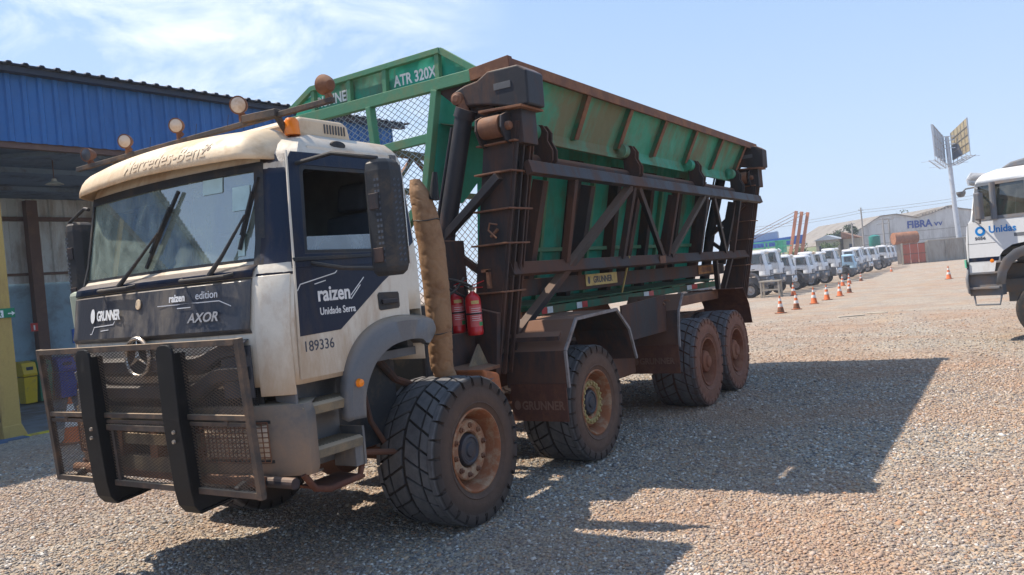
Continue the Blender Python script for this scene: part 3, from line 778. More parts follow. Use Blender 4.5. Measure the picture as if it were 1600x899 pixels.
grille_bar(1.575, 1.655, .115, (.42, .66)).build('grille_bar', 'grille', gr, smooth=True, angle=30, solid=.006)
grille_bar(1.395, 1.50, .115, (.36, .60)).build('grille_bar', 'grille', gr, smooth=True, angle=30, solid=.006)
mb = MB()
for s in (-1, 1):
    mb.grid([[front(s * (.60 + .19 * i / 4), z, .03) for i in range(5)] for z in (1.30, 1.40, 1.50, 1.63)])
build_each(mb, 'grille_end', 'grille', gr, solid=.008)
# ring emblem with three spokes
em = MB(); c0 = Vector((-1.752, YC, 1.595)); rr_ = .128
em.tube([c0 + Vector((0, math.cos(t), math.sin(t))) * rr_ for t in [2 * math.pi * k / 48 for k in range(49)]], .014, 10)
for k in range(3):
    t = math.pi / 2 + 2 * math.pi * k / 3; d = Vector((0, math.cos(t), math.sin(t))); sd = Vector((0, -math.sin(t), math.cos(t)))
    tip = c0 + d * rr_; fwd = Vector((-.018, 0, 0))
    em.add([c0 + fwd, c0 + sd * .022, c0 - sd * .022, tip], [(0, 1, 3), (0, 3, 2), (1, 2, 3)])
    em.add([c0 + fwd, c0 + sd * .022, c0 - d * .018], [(0, 1, 2)]); em.add([c0 + fwd, c0 - sd * .022, c0 - d * .018], [(0, 2, 1)])
em.build('emblem', 'chrome', gr, smooth=True, angle=20)
MB().lathe([(0, 0), (.112, 0), (.112, .03)], 32, (-1.748, YC, 1.595), 'x').build('emblem_back', 'dark_plastic', gr)
# bumper
bm_ = MB()
zs = [.80, .84, 1.0, 1.18, 1.235]
for s in (-1, 1):
    rows = []
    for z in zs:
        off = .035 if .83 < z < 1.2 else .015
        pts = [front(s * f, z, off) for f in (.50, .58, .66, .74, .80, .85, .9, .95, 1.0)]
        pts += [side(max(-1.42, front(s, z).x + .03), z, s, off)]
        rows.append(pts)
    rows.append([p + (Vector((.10, -s * .06, .02)) if True else p) for p in rows[-1]])
    rows.insert(0, [p + Vector((.10, -s * .05, -.01)) for p in rows[0]])
    mb = MB().grid(rows, flip=(s > 0))
    mb.build('bumper_corner', 'grey_plastic', truck, smooth=True, angle=40, solid=.015)
mid = MB()
def fband(z0, z1, f, off, d=.05):
    rows = [[front(-f + 2 * f * i / 14, z, o_) for i in range(15)] for z, o_ in ((z0, off - d), (z0, off), (z1, off), (z1, off - d))]
    return rows
for z0, z1, off in ((1.13, 1.24, .02), (.99, 1.06, .03), (.80, .90, .02)): mid.grid(fband(z0, z1, .56, off))
mid.build('bumper', 'bumper_dusty', truck, solid=.01, bevel=.004)
MB().box(-1.56, -1.50, .75, 2.05, .80, 1.28).build('radiator', 'dark_plastic', truck)
mb = MB()
for k in range(3): mb.box(-1.70, -1.60, 1.0 + k * .4 - .04, 1.0 + k * .4 + .04, .90, 1.13)
mb.tube([(-1.66, .05 + .3, .78), (-1.66, 2.45, .78)], .035, 12)
mb.build('bumper_bracket', 'rust', truck)
MB().tube([(-1.62, .12, .775), (-1.62, .62, .775)], .035, 14).build('tow_bar', 'black_steel', truck)
# headlights
for s in (-1, 1):
    rows = []
    for z in (.91, .93, 1.09, 1.13):
        rows.append([front(s * f, z, .048 - (.012 if z in (.91, 1.13) else 0)) for f in (.44, .50, .60, .70, .78, .835)])
    hl = MB().grid(rows).build('headlight', 'lamp_lens', truck, smooth=True, angle=60, solid=.01)
    rows = [[front(s * (.42 + .43 * i / 8), z, .038) for i in range(9)] for z in (.885, .905)]
    rr2 = MB().grid(rows).grid([[front(s * (.42 + .43 * i / 8), z, .038) for i in range(9)] for z in (1.135, 1.155)])
    gm = MB()
    ns = 16
    for i in range(ns + 1):
        f = s * (.425 + .415 * i / ns); gm.beam(front(f, .895, .062), front(f, 1.145, .062), .004, .006)
    for j in range(9):
        z = .895 + .25 * j / 8
        for a, b in ((.425, .62), (.62, .76), (.76, .84)): gm.beam(front(s * a, z, .066), front(s * b, z, .066), .004, .006)
    fr_ = [(.48, .885), (.48, 1.155), (.89, 1.155), (.90, .885)]
    gm.build('lamp_grid', 'rust', hl)
    rr2.build('lamp_bezel', 'dark_plastic', hl, solid=.02)
# plant guard in front: frame, expanded mesh, two pads
gz = [(1.68, -1.815), (1.19, -1.78), (.70, -1.745)]
y0, y1 = .26, 2.545
gd = MB()
tw = .042
for z, x in ((1.668, -1.815), (.725, -1.747)): gd.beam((x, y0 + tw, z), (x, y1 - tw, z), tw * .94, tw * .94)
gd.beam((-1.781, y0 + tw, 1.205), (-1.781, y1 - tw, 1.205), tw * .8, tw * .8); gd.beam((-1.775, y0 + tw, 1.160), (-1.775, y1 - tw, 1.160), tw * .5, tw * .6)
for y in (y0 + tw / 2, y1 - tw / 2): gd.beam((-1.815, y, 1.69), (-1.745, y, .703), tw, tw, up=(1, 0, 0))
for y in (.93 + .13, 1.86 - .13): gd.beam((-1.775, y, 1.14), (-1.75, y, .74), .03, .03, up=(1, 0, 0))
gd.beam((-1.772, .93, 1.12), (-1.772, 1.86, 1.12), .04, .04)
for y in (.5, 2.3):
    gd.beam((-1.79, y, 1.18), (-1.60, y, 1.16), .04, .05); gd.beam((-1.75, y, .74), (-1.56, y, .82), .04, .05)
guard = gd.build('bull_bar', 'brown_steel', truck, bevel=.003)
Vd = Vector((.07, 0, -.965)).normalized() * -1
wg = MB()
wires(wg, (-1.778, y0, 1.222), (0, 1, 0), Vd, [(.03, .0), (2.25, .0), (2.25, .43), (.03, .43)], .044, .021, .0036, .004)
wires(wg, (-1.748, y0, .745), (0, 1, 0), Vd, [(.03, .0), (2.25, .0), (2.25, .41), (.03, .41)], .044, .021, .0036, .004)
wg.build('guard_mesh', 'brown_steel', guard)
for yc in (1.865, .935):
    w = .085; n = 10
    prof = [(-1.86, 1.60), (-1.855, 1.2), (-1.82, .75), (-1.80, .64), (-1.76, .585), (-1.60, .60), (-1.45, .62)]
    mb = MB(); rows = []
    head = [(-1.862, 1.675, .30), (-1.862, 1.668, .62), (-1.862, 1.65, .86), (-1.862, 1.62, 1.0)]
    for (x, z, k) in head + [(x, z, 1.0) for x, z in prof[1:]]:
        rows.append([Vector((x, yc - w * k, z)), Vector((x, yc + w * k, z))])
    mb.grid(rows)
    pd = mb.build('pad', 'black_pad', guard, solid=.02, bevel=.004)
    mb = MB()
    for s in (-1, 1):
        mb.prism([(-1.85, yc + s * w - s * .008, 1.62), (-1.77, yc + s * w - s * .008, 1.62), (-1.735, yc + s * w - s * .008, .76), (-1.60, yc + s * w - s * .008, .70), (-1.5, yc + s * w - s * .008, .625), (-1.76, yc + s * w - s * .008, .60), (-1.80, yc + s * w - s * .008, .66), (-1.845, yc + s * w - s * .008, 1.2)], (0, -s * .016, 0))
    mb.build('pad_flange', 'black_pad', pd)
    MB().lathe([(.0, -.014), (.012, -.012), (.014, 0)], 10, (-1.862, yc - .02, 1.12), 'x').lathe([(.0, -.014), (.012, -.012), (.014, 0)], 10, (-1.865, yc - .02, 1.06), 'x').build('pad_bolt', 'chrome', pd)

# visor over the windscreen
vr = []
for i in range(41):
    f = -1 + 2 * i / 40; a = abs(f)
    y = YC + f * 1.06
    k = max(0, (a - .86) / .14)
    bow = .10 * a ** 2 + .16 * k ** 2
    zt_ = 3.075 - .05 * a ** 2 - .17 * k ** 1.6; zb = 2.815 + .018 * (1 - a) - .01 * k
    xb = -1.60 + bow * 1.1; xt = -1.24 + bow * .8
    pr = []
    for j in range(9):
        q = j / 8
        pr.append(Vector((xb + (xt - xb) * (1 - math.cos(q * math.pi / 2)), y, zb + (zt_ - zb) * math.sin(q * math.pi / 2))))
    vr.append(pr)
vs_ = MB().grid([[vr[i][j] for i in range(41)] for j in range(9)]).build('roof_visor', 'visor', truck, smooth=True, angle=60, solid=.012)
def on_visor(y, z):
    a = abs(y - YC) / 1.06; k = max(0, (a - .86) / .14); bow = .10 * a ** 2 + .16 * k ** 2
    zt_ = 3.075 - .05 * a ** 2 - .17 * k ** 1.6; zb = 2.815 + .018 * (1 - a) - .01 * k
    xb = -1.60 + bow * 1.1; xt = -1.24 + bow * .8
    q = math.asin(min(1, max(0, (z - zb) / (zt_ - zb))))
    return xb + (xt - xb) * (1 - math.cos(q))
for body, y, zz, size, mat in (('Mercedes-Benz', 1.62, 2.875, .150, 'ghost'), ('26', .80, 2.915, .070, 'ghost_ink')):
    o = text('raised_lettering', body, mat, vs_, (0, y, zz), (0, -1, 0), (0, 0, 1), size, .0, .0015, .92)
    import bmesh
    bm = bmesh.new(); bm.from_mesh(o.data); bmesh.ops.triangulate(bm, faces=bm.faces)
    bmesh.ops.subdivide_edges(bm, edges=bm.edges, cuts=2); bmesh.ops.triangulate(bm, faces=bm.faces)
    for v in bm.verts: v.co.x = on_visor(v.co.y, v.co.z) - .0100
    bm.to_mesh(o.data); bm.free()
    o.data.update()
# roof edge, gutter, air conditioner, amber lamp
mb = MB()
for s in (-1, 1): mb.beam(side(-1.16, 2.885, s, .006), side(-.26, 2.885, s, .006), .012, .02)
build_each(mb, 'gutter', 'white', truck)
mb = MB().prism([(-1.05, .42, 3.0), (-1.09, .42, 3.10), (-1.00, .42, 3.145), (-.60, .42, 3.150), (-.55, .42, 3.12), (-.52, .42, 3.0)], (0, 1.4, 0))
ac = mb.build('roof_cooler', 'visor', truck, bevel=.03, segs=3)
mb = MB()
for k in range(8): mb.box(-.80 + k * .028, -.792 + k * .028, .412, .424, 3.045, 3.11)
mb.build('cooler_slots', 'interior', ac)
am = MB().lathe([(0, .12), (.035, .115), (.050, .09), (.054, 0), (0, 0)], 20, (-1.10, .42, 3.0), 'z').build('amber_lamp', 'amber', truck, smooth=True, angle=50)
mb = MB().lathe([(0, -.012), (.055, -.008), (.062, .004)], 20, (-.84, .262, 2.93), 'y'); 
for v_i in range(len(mb.v)): x, y, z = mb.v[v_i]; mb.v[v_i] = (-.84 + (x + .84) * 1.2, y, 2.93 + (z - 2.93) * .5)
mb.build('side_lamp', 'dark_plastic', truck, smooth=True)
# light bar and working lamps
lb = MB().beam((-1.20, -.08, 3.13), (-1.20, 2.86, 3.13), .035, .035)
for y in (.45, 2.35): lb.beam((-1.20, y, 3.13), (-1.10, y, 3.0), .04, .03)
lb.beam((-1.21, .42, 3.14), (-1.21, .75, 3.155), .06, .05)
lbar = lb.build('light_bar', 'brown_steel', truck, bevel=.004)
def work_lamp(x, y, z, aim, lit='lamp_lens', r=.053):
    a = Vector(aim).normalized(); q = a.to_track_quat('Y', 'Z').to_matrix()
    def tr(mb):
        for i in range(len(mb.v)): mb.v[i] = tuple(q @ Vector(mb.v[i]) + Vector((x, y, z)))
        return mb
    base = tr(MB().lathe([(0, -.055), (.03, -.052), (r * .85, -.02), (r, .01), (r + .004, .03), (r * .92, .032)], 28))
    base.beam((x, y, z - r), (x, y, 3.13), .022, .022)
    base.beam((x, y, z - r + .01), (x - a.x * .0 + .03, y, z - r - .02), .03, .03)
    b = base.build('work_lamp', 'rust', lbar, smooth=True, angle=40)
    tr(MB().lathe([(0, .040), (r * .6, .037), (r * .90, .030)], 28)).build('lamp_lens', lit, b, smooth=True)
work_lamp(-1.20, 2.68, 3.225, (-1, -.25, -.1), 'grille')
work_lamp(-1.20, 2.15, 3.245, (-1, -.55, -.15))
work_lamp(-1.20, 1.50, 3.25, (-1, -.55, -.15))
work_lamp(-1.20, .80, 3.265, (-1, -.5, -.15), r=.060)
work_lamp(-1.20, -.03, 3.235, (.25, .8, .2), 'dark_plastic', .062)
mb = MB()
for k, y in enumerate((.9, 1.25, 1.8)): mb.tube([(-1.24, y, 3.13), (-1.24, y - .02, 3.21)], .002, 5)
mb.build('loose_wire', 'dark_plastic', lbar)
# wipers
wp_mat = 'dark_plastic'
for base, tip, b0, b1 in (((1.69, 2.085), (1.31, 2.43), (1.14, 2.70), (1.46, 2.20)), ((.74, 2.085), (.505, 2.46), (.44, 2.70), (.56, 2.24))):
    def sp(y, z, off): return front((y - YC) / interp(z, HW), z, off)
    mb = MB().tube([sp(base[0], base[1], .05), sp(base[0] + (tip[0] - base[0]) * .3, base[1] + .12, .06), sp(tip[0], tip[1], .045)], [.018, .013, .008], 8)
    wpo = mb.build('wiper', wp_mat, truck, smooth=True)
    mb = MB(); N_ = 8
    for i in range(N_):
        a = i / N_; b = (i + 1) / N_
        pa = sp(b0[0] + (b1[0] - b0[0]) * a, b0[1] + (b1[1] - b0[1]) * a, .020); pb = sp(b0[0] + (b1[0] - b0[0]) * b, b0[1] + (b1[1] - b0[1]) * b, .020)
        mb.beam(pa, pb, .016, .022, up=(1, 0, 0))
    mb.beam(sp(b0[0] + (b1[0] - b0[0]) * .2, b0[1] + (b1[1] - b0[1]) * .2, .04), sp(b0[0] + (b1[0] - b0[0]) * .8, b0[1] + (b1[1] - b0[1]) * .8, .04), .012, .012, up=(1, 0, 0))
    mb.build('wiper_blade', wp_mat, wpo)
mb = MB()
for y0_, y1_ in ((1.50, 1.95), (.55, 1.00)):
    mb.tube([front((y0_ - YC) / 1.25, 2.085, .03), front((y0_ + .03 - YC) / 1.25, 2.075, .07), front((y1_ - .03 - YC) / 1.25, 2.075, .07), front((y1_ - YC) / 1.25, 2.085, .03)], .012, 8)
build_each(mb, 'front_grab_handle', wp_mat, truck, smooth=True)

# doors, both sides
for s in (-1, 1):
    low = side_plate([(-1.475, 1.385), (-1.02, 1.385), (-.90, 1.56), (-.74, 1.66), (-.55, 1.71), (-.38, 1.70), (-.375, 2.10), (-1.455, 2.10)], s, .010, .014)
    door = low.build('door', 'white', truck, bevel=.004)
    nv = side_plate([(-1.468, 1.655), (-1.10, 1.665), (-.65, 1.955), (-.42, 2.085), (-1.455, 2.085)], s, .0125, .004).build('door_panel', 'navy', door)
    rg = MB()
    O_ = [(-1.452, 2.085), (-1.36, 2.80), (-1.33, 2.84), (-.40, 2.86), (-.375, 2.84), (-.375, 2.085)]
    I_ = [(-1.345, 2.175), (-1.275, 2.735), (-1.255, 2.755), (-.50, 2.765), (-.475, 2.745), (-.475, 2.175)]
    def ring(Oo, Ii, o0, th):
        n = len(Oo); mb = MB()
        vv = [side(x, z, s, o0) for x, z in Oo] + [side(x, z, s, o0) for x, z in Ii] + [side(x, z, s, o0 - th) for x, z in Oo] + [side(x, z, s, o0 - th) for x, z in Ii]
        fc = []
        for i in range(n):
            j = (i + 1) % n
            fc += [(i, j, n + j, n + i), (2 * n + i, 3 * n + i, 3 * n + j, 2 * n + j), (i, 2 * n + i, 2 * n + j, j), (n + i, n + j, 3 * n + j, 3 * n + i)]
        return mb.add(vv, fc)
    ring(O_, I_, .014, .03).build('window_frame', 'navy', door, bevel=.004)
    I2 = [(x + (.025 if x < -.9 else -.025), z + (.022 if z < 2.4 else -.025)) for x, z in I_]
    wf = ring(I_, I2, .010, .035).build('window_seal', 'dark_plastic', door)
    glass_top = 2.31 if s < 0 else 2.75
    side_plate([(-1.33, 2.18), (-.49, 2.18), (-.49, glass_top), (-1.31 if glass_top < 2.5 else -1.27, glass_top - .025)], s, -.008, .004).build('window', 'window', door)
    # handle recess
    hp = side_plate([(-.71, 1.77), (-.715, 1.87), (-.70, 1.885), (-.50, 1.88), (-.49, 1.865), (-.49, 1.775), (-.505, 1.762), (-.695, 1.758)], s, .016, .004).build('handle_plate', 'dark_plastic', door)
    MB().box(-.685, -.52, YC + s * 1.25 - (.034 if s < 0 else -.012), YC + s * 1.25 + (-.012 if s < 0 else .034), 1.80, 1.835).build('handle', 'black_steel', hp, bevel=.006)
    # belt rail under the window
    side_plate([(-1.46, 2.125), (-.40, 2.145), (-.40, 2.165), (-1.46, 2.15)], s, .024, .012).build('belt_rail', 'dark_plastic', door, bevel=.003)
    if s < 0:
        def dtext(body, x, z, size, mat='sticker_white', bold=0, sx=1.0, name='lettering', vdir=(0, 0, 1), udir=(1, 0, 0), par=nv, off=.0145):
            p = side(x, z, -1, off); return text(name, body, mat, par, p, udir, vdir, size, .0008, bold, sx)
        dtext('raizen', -1.285, 1.865, .135, bold=.0035, sx=.92)
        dtext('Unidade Serra', -1.275, 1.775, .066, bold=.0012, sx=.86)
        dtext('189336', -1.44, 1.555, .095, mat='ink', bold=.0004, sx=.95, par=door, off=.0115)
        dl = MB()
        for pts in ([(-1.45, 1.94), (-1.42, 1.98), (-1.11, 2.04), (-1.09, 2.055)], [(-1.30, 1.975), (-1.20, 1.995)], [(-.98, 1.86), (-.88, 1.95)], [(-.98, 1.885), (-.84, 2.0)], [(-.62, 2.03), (-.48, 2.08)]):
            for a, b in zip(pts, pts[1:]): dl.beam(side(a[0], a[1], -1, .0145), side(b[0], b[1], -1, .0145), .006, .002, up=(0, 1, 0))
        dl.build('decal_lines', 'sticker_white', nv)
    # navy rear quarter with a vertical sign
    qp = side_plate([(-.372, 2.16), (-.25, 2.24), (-.25, 2.83), (-.372, 2.85)], s, .010, .01).build('rear_quarter', 'navy', truck)
    if s < 0:
        text('lettering', 'A000V', 'sticker_white', qp, side(-.30, 2.70, -1, .012), (0, .03, -1), (1, 0, 0), .085, .0008, .002, .9)
    # wheel arch fender
    fd = MB(); cx, cz = -.55, 1.02
    outer = [(-1.15, 1.07), (-1.13, 1.30), (-1.06, 1.47), (-.93, 1.60), (-.74, 1.68), (-.50, 1.70), (-.22, 1.67), (-.16, 1.62), (-.16, 1.56), (-.26, 1.47)]
    inner = [(-1.00, 1.06), (-.98, 1.22), (-.90, 1.36), (-.80, 1.45), (-.66, 1.51), (-.50, 1.53), (-.40, 1.53), (-.33, 1.52), (-.30, 1.50), (-.29, 1.485)]
    outer = smooth_line(outer); inner = smooth_line(inner)
    ya = [(YC + s * 1.245), (YC + s * 1.295), (YC + s * 1.32)]
    rows = [[Vector((x, ya[0], z + .01)) for x, z in outer], [Vector((x + .01, ya[1], z - .012)) for x, z in outer], [Vector(((x * .8 + xi * .2), ya[2], z * .8 + zi * .2)) for (x, z), (xi, zi) in zip(outer, inner)], [Vector((x, ya[2] - s * .005, z)) for x, z in inner], [Vector((x + .02, YC + s * 1.10, z)) for x, z in inner]]
    fdo = fd.grid(rows).build('fender', 'fender', truck, smooth=True, angle=50, solid=.012)
    MB().lathe([(0, -.03), (.024, -.024), (.03, 0)], 18, (-1.045, YC + s * 1.325, 1.30), 'y').build('marker_lamp', 'amber', fdo, smooth=True)
    # boarding steps
    yi, yo = YC + s * 1.05, YC + s * 1.25
    def bx(mb, x0, x1, a, b, z0, z1): return mb.box(x0, x1, min(a, b), max(a, b), z0, z1)
    stp = MB(); bx(stp, -1.50, -.98, yi - s * .02, yi, .78, 1.34)
    stp.prism([(-1.51, yi, .80), (-1.51, yo - s * .03, .80), (-1.51, yo - s * .02, 1.34), (-1.51, yi, 1.34)], (.02, 0, 0))
    box_ = stp.build('step_housing', 'fender', truck, bevel=.004)
    for (x0, x1, z0) in ((-1.50, -1.02, 1.155), (-1.49, -1.00, .875)):
        t_ = MB(); t_.prism([(x0, yo + s * .02, z0), (x0, yo + s * .025, z0 + .055), (x0, yo, z0 + .072), (x0, yi, z0 + .072), (x0, yi, z0 + .03), (x0, yo - s * .02, z0)], (x1 - x0, 0, 0))
        for k in range(16): t_.beam((x0 + .02 + k * (x1 - x0 - .04) / 15, yi + s * .02, z0 + .074), (x0 + .02 + k * (x1 - x0 - .04) / 15, yo - s * .01, z0 + .074), .006, .006)
        t_.build('step', 'bumper_dusty', box_, bevel=.003)
    e_ = MB(); bx(e_, -1.06, -.97, yi, yo, .74, .92); bx(e_, -.985, -.965, yi, yo + s * .01, .74, 1.0); e_.build('step_end', 'fender', box_, bevel=.004)
    t_ = MB().tube([(-1.50, yo - s * .03, .80), (-1.42, yo - s * .02, .69), (-1.30, yo - s * .02, .655), (-1.02, yo - s * .02, .665), (-.98, yo - s * .03, .74)], .022, 10)
    t_.prism([(-1.34, yo - s * .01, .65), (-1.34, yi - s * .05, .66), (-1.34, yi - s * .05, .675), (-1.34, yo - s * .01, .67)], (.36, 0, 0))
    t_.build('lower_step', 'flap', box_, smooth=True, angle=40)
    # mirror on its arm
    mx = -1.15; ym = YC + s * 1.72
    arm = MB().tube([(-1.30, YC + s * 1.19, 2.76), (-1.20, YC + s * 1.42, 2.80), (-1.15, YC + s * 1.75, 2.72), (-1.15, YC + s * 1.77, 2.62)], .014, 8)
    arm.tube([(-1.32, YC + s * 1.22, 2.12), (-1.22, YC + s * 1.45, 2.06), (-1.15, YC + s * 1.75, 2.03)], .014, 8)
    ao = build_each(arm, 'mirror_arm', 'dark_plastic', truck, smooth=True)[0]
    w = .105
    pl_ = [(-1.185, ym - w * .62), (-1.185, ym + w * .45), (-1.13, ym + w), (-1.02, ym + w), (-1.02, ym - w), (-1.13, ym - w)]
    mm_ = MB(); zz_ = [(1.985, .70), (2.01, .92), (2.04, 1.0), (2.64, 1.0), (2.69, .92), (2.715, .70)]
    rows = [[Vector((-1.10 + (px_ + 1.10) * k, ym + (py_ - ym) * k, z)) for px_, py_ in pl_ + [pl_[0]]] for z, k in zz_]
    mm_.grid(rows); mm_.add([rows[0][i] for i in range(6)], [tuple(range(6))]); mm_.add([rows[-1][i] for i in range(6)], [tuple(range(6))])
    mo = mm_.build('mirror', 'dark_plastic', ao, bevel=.006, weld=True)
    hl_ = MB()
    for k in range(15):
        for yy_ in (ym + s * w * .25, ym + s * w * .48): hl_.box(-1.1865, -1.183, yy_ - .008, yy_ + .008, 2.07 + k * .036, 2.086 + k * .036)
    for k in range(15):
        for cx_ in (-1.105, -1.065): hl_.beam((cx_, ym + s * (w - .001), 2.07 + k * .036), (cx_ + .022, ym + s * (w - .001), 2.082 + k * .036), .011, .006, up=(0, 1, 0))
    hl_.build('mirror_vents', 'seat', mo)
    build_each(MB().box(-1.196, -1.186, ym - .05, ym + .03, 2.40, 2.50).box(-1.196, -1.186, ym - .05, ym + .03, 2.07, 2.16), 'mirror_cover_plate', 'black_steel', mo, bevel=.003)
    MB().box(-1.019, -1.012, ym - .11, ym + .11, 2.05, 2.58).build('mirror_glass', 'chrome', mo)

# chassis
ch = MB()
for y in (.95, 1.85): ch.box(-1.45, 8.9, y - .04, y + .04, .80, 1.10)
for x in (-1.4, -.5, .7, 1.6, 3.2, 4.2, 5.9, 7.4, 8.8): ch.box(x, x + .12, .99, 1.81, .85, 1.05)
ch.build('chassis', 'rust_black', truck, bevel=.006)
eng = MB().box(-1.35, .2, .98, 1.82, .62, 1.45).box(.25, .62, .55, 2.2, 1.0, 1.75).box(.35, 1.3, .75, 2.0, .62, 1.05)
eng.build('engine', 'dark_plastic', truck, bevel=.03)
ax = MB()
for x in (0, 2.23, 5.29, 6.57):
    ax.tube([(x, .30, .585), (x, 2.50, .585)], .075, 14); ax.lathe([(.05, -.2), (.2, -.14), (.24, 0), (.2, .14), (.05, .2)], 20, (x, YC, .585))
    for y in (.75, 2.05): ax.box(x - .5, x + .5, y - .04, y + .04, .68, .76); ax.box(x - .07, x + .07, y - .07, y + .07, .55, .80)
ax.build('axle', 'rust_black', truck, smooth=True, angle=35)
tk = MB().box(3.05, 4.05, .35, .85, .62, 1.15).tube([(3.3, 2.1, .85), (4.2, 2.1, .85)], .25, 20).box(.75, 1.5, 1.95, 2.5, .6, 1.15); build_each(tk, 'tank', 'rust_black', truck, bevel=.03)
# linkage seen in the front wheel arch
lk = MB().tube([(-.72, .40, 1.42), (-.60, .42, .95), (-.35, .5, .70)], .02, 8).tube([(-.5, .45, 1.45), (-.2, .5, 1.2), (.1, .55, 1.1)], .03, 8).tube([(-.85, .35, .78), (-.1, .38, .62)], .022, 8)
lk.box(-.75, -.62, .45, .62, 1.0, 1.35); lk.build('steering_linkage', 'rust_black', truck, smooth=True, angle=40)
MB().box(-.95, -.2, .50, .56, .75, 1.52).build('inner_arch', 'dark_plastic', truck)

for x, kind in ((0.0, 'front'), (2.23, 'mid'), (5.29, 'rear'), (6.57, 'rear')):
    oy = 0.0 if kind != 'rear' else -.13
    wheel(kind, truck, x + (.135 if kind == 'front' else .03), oy)
    wheel(kind, truck, x, 2.8 - oy, flip=True)

# ------------------------------------------------------------------ bin, masts and truss frame
def lean(z, y3=0.03, k=0.30): return y3 + (2.88 - z) * k          # the frame leans outwards at the top
XF, XR = 1.20, 9.22
# near wall of the bin with its ribs
def wy(z): return 0.86 + (3.72 - z) * 0.22
wall = MB()
wall.prism([(1.24, wy(3.72), 3.72), (1.24, wy(2.76), 2.76), (1.75, wy(2.72), 2.72), (2.0, wy(2.95), 2.95), (2.25, wy(1.50), 1.50), (9.1, wy(1.50), 1.50), (9.1, wy(3.72), 3.72)], (0, .02, 0))
binp = wall.build('bin_side', 'green', truck)
for x in (2.75, 4.0, 5.2, 6.4, 7.6, 8.7): MB().beam((x, wy(3.3) - .07, 3.3), (x, wy(1.52) - .07, 1.52), .14, .12, up=(1, 0, 0)).build('bin_post', 'rust_black', binp, bevel=.004)
mb = MB()
for x in (3.35, 4.6, 5.8, 7.0): mb.beam((x, wy(3.3) - .03, 3.3), (x, wy(1.52) - .03, 1.52), .06, .06, up=(1, 0, 0))
mb.beam((2.2, wy(2.22) - .03, 2.22), (9.0, wy(2.22) - .03, 2.22), .08, .05)
mb.build('bin_stringer', 'green_frame', binp, bevel=.004)
# lower green side beam with reflective tape
yb = .72
mb = MB().beam((2.30, yb, 1.53), (8.6, yb, 1.52), .07, .085).prism([(2.3, yb + .04, 1.58), (8.6, yb + .04, 1.58), (8.6, wy(1.5), 1.62), (2.3, wy(1.5), 1.62)], (0, 0, .02))
sb = mb.build('side_beam', 'green_rib', truck, bevel=.003)
def piece(x0, x1, mat, nm): MB().box(x0, x1, yb - .043, yb - .038, 1.495, 1.565).build(nm, mat, sb)
for x0, w_, kind in ((2.46, .11, 'tape_red'), (2.58, .12, 'tape_white'), (3.27, .13, 'tape_white'), (3.41, .13, 'tape_red'), (5.25, .17, 'tape_white'), (5.43, .16, 'tape_red'), (6.95, .2, 'tape_white'), (7.16, .25, 'tape_red')):
    piece(x0, x0 + w_, kind, 'reflective_tape')
for k in range(4):
    x0 = 2.85 + k * 1.2
mb = MB()
for k in range(7): mb.beam((2.9 + k * .85, wy(1.75) - .02, 1.88), (2.9 + k * .85, wy(1.55) - .02, 1.56), .03, .04, up=(1, 0, 0))
mb.build('lower_rib', 'green_rib', sb)

# outward flare above the hinge line
fl0 = Vector((0, .36, 3.30)); fl1 = Vector((0, .12, 3.79))
XA = 1.75
fl = MB().prism([(1.28, .34, 3.33), (XR - .30, .34, 3.33), (XR - .05, .11, 3.79), (XF + .05, .11, 3.79)], (0, .012, .006))
flare = fl.build('flared_side', 'green_rusty', truck)
mb = MB()
for x0, x1 in ((1.50, 1.80), (2.80, 2.82), (3.92, 3.92), (5.04, 5.02), (6.22, 6.22), (7.42, 7.40), (8.62, 8.58)):
    mb = MB(); mb.prism([(x0 - .03, .118, 3.79), (x1 - .03, .345, 3.335), (x1 - .03, .27, 3.335), (x0 - .03, .045, 3.79)], (.06, 0, 0)); fr_o = mb.build('flare_rib', 'green_rib', flare, bevel=.003); MB().beam((x0, .040, 3.785), (x1, .265, 3.34), .085, .012, up=(0, 1, .5)).build('rib_face', 'rust', fr_o)
mb = MB().beam((XF - .03, .08, 3.835), (XR, .08, 3.825), .10, .075).beam((XF - .03, .035, 3.815), (XR, .035, 3.805), .02, .10)
mb.build('top_rail', 'rust', flare, bevel=.004)
mb = MB().beam((1.9, .37, 3.335), (8.75, .37, 3.295), .09, .10).beam((1.9, .33, 3.27), (8.75, .33, 3.24), .04, .05)
mb.build('hinge_rail', 'green_rusty', flare, bevel=.004)
mb = MB().prism([(1.27, .40, 3.31), (8.95, .40, 3.27), (8.95, wy(3.45) + .02, 3.42), (1.27, wy(3.45) + .02, 3.45)], (0, 0, .01))
mb.build('shoulder_sheet', 'green_rib', flare)
# rust strut and underside at the front corner
mb = MB().prism([(XF + .03, .10, 3.78), (XF + .03, .34, 3.33), (XF + .03, .42, 3.33), (XF + .03, .86, 3.72), (XF + .03, .86, 3.78)], (.012, 0, 0))
mb.build('flare_gusset', 'rust_black', flare)

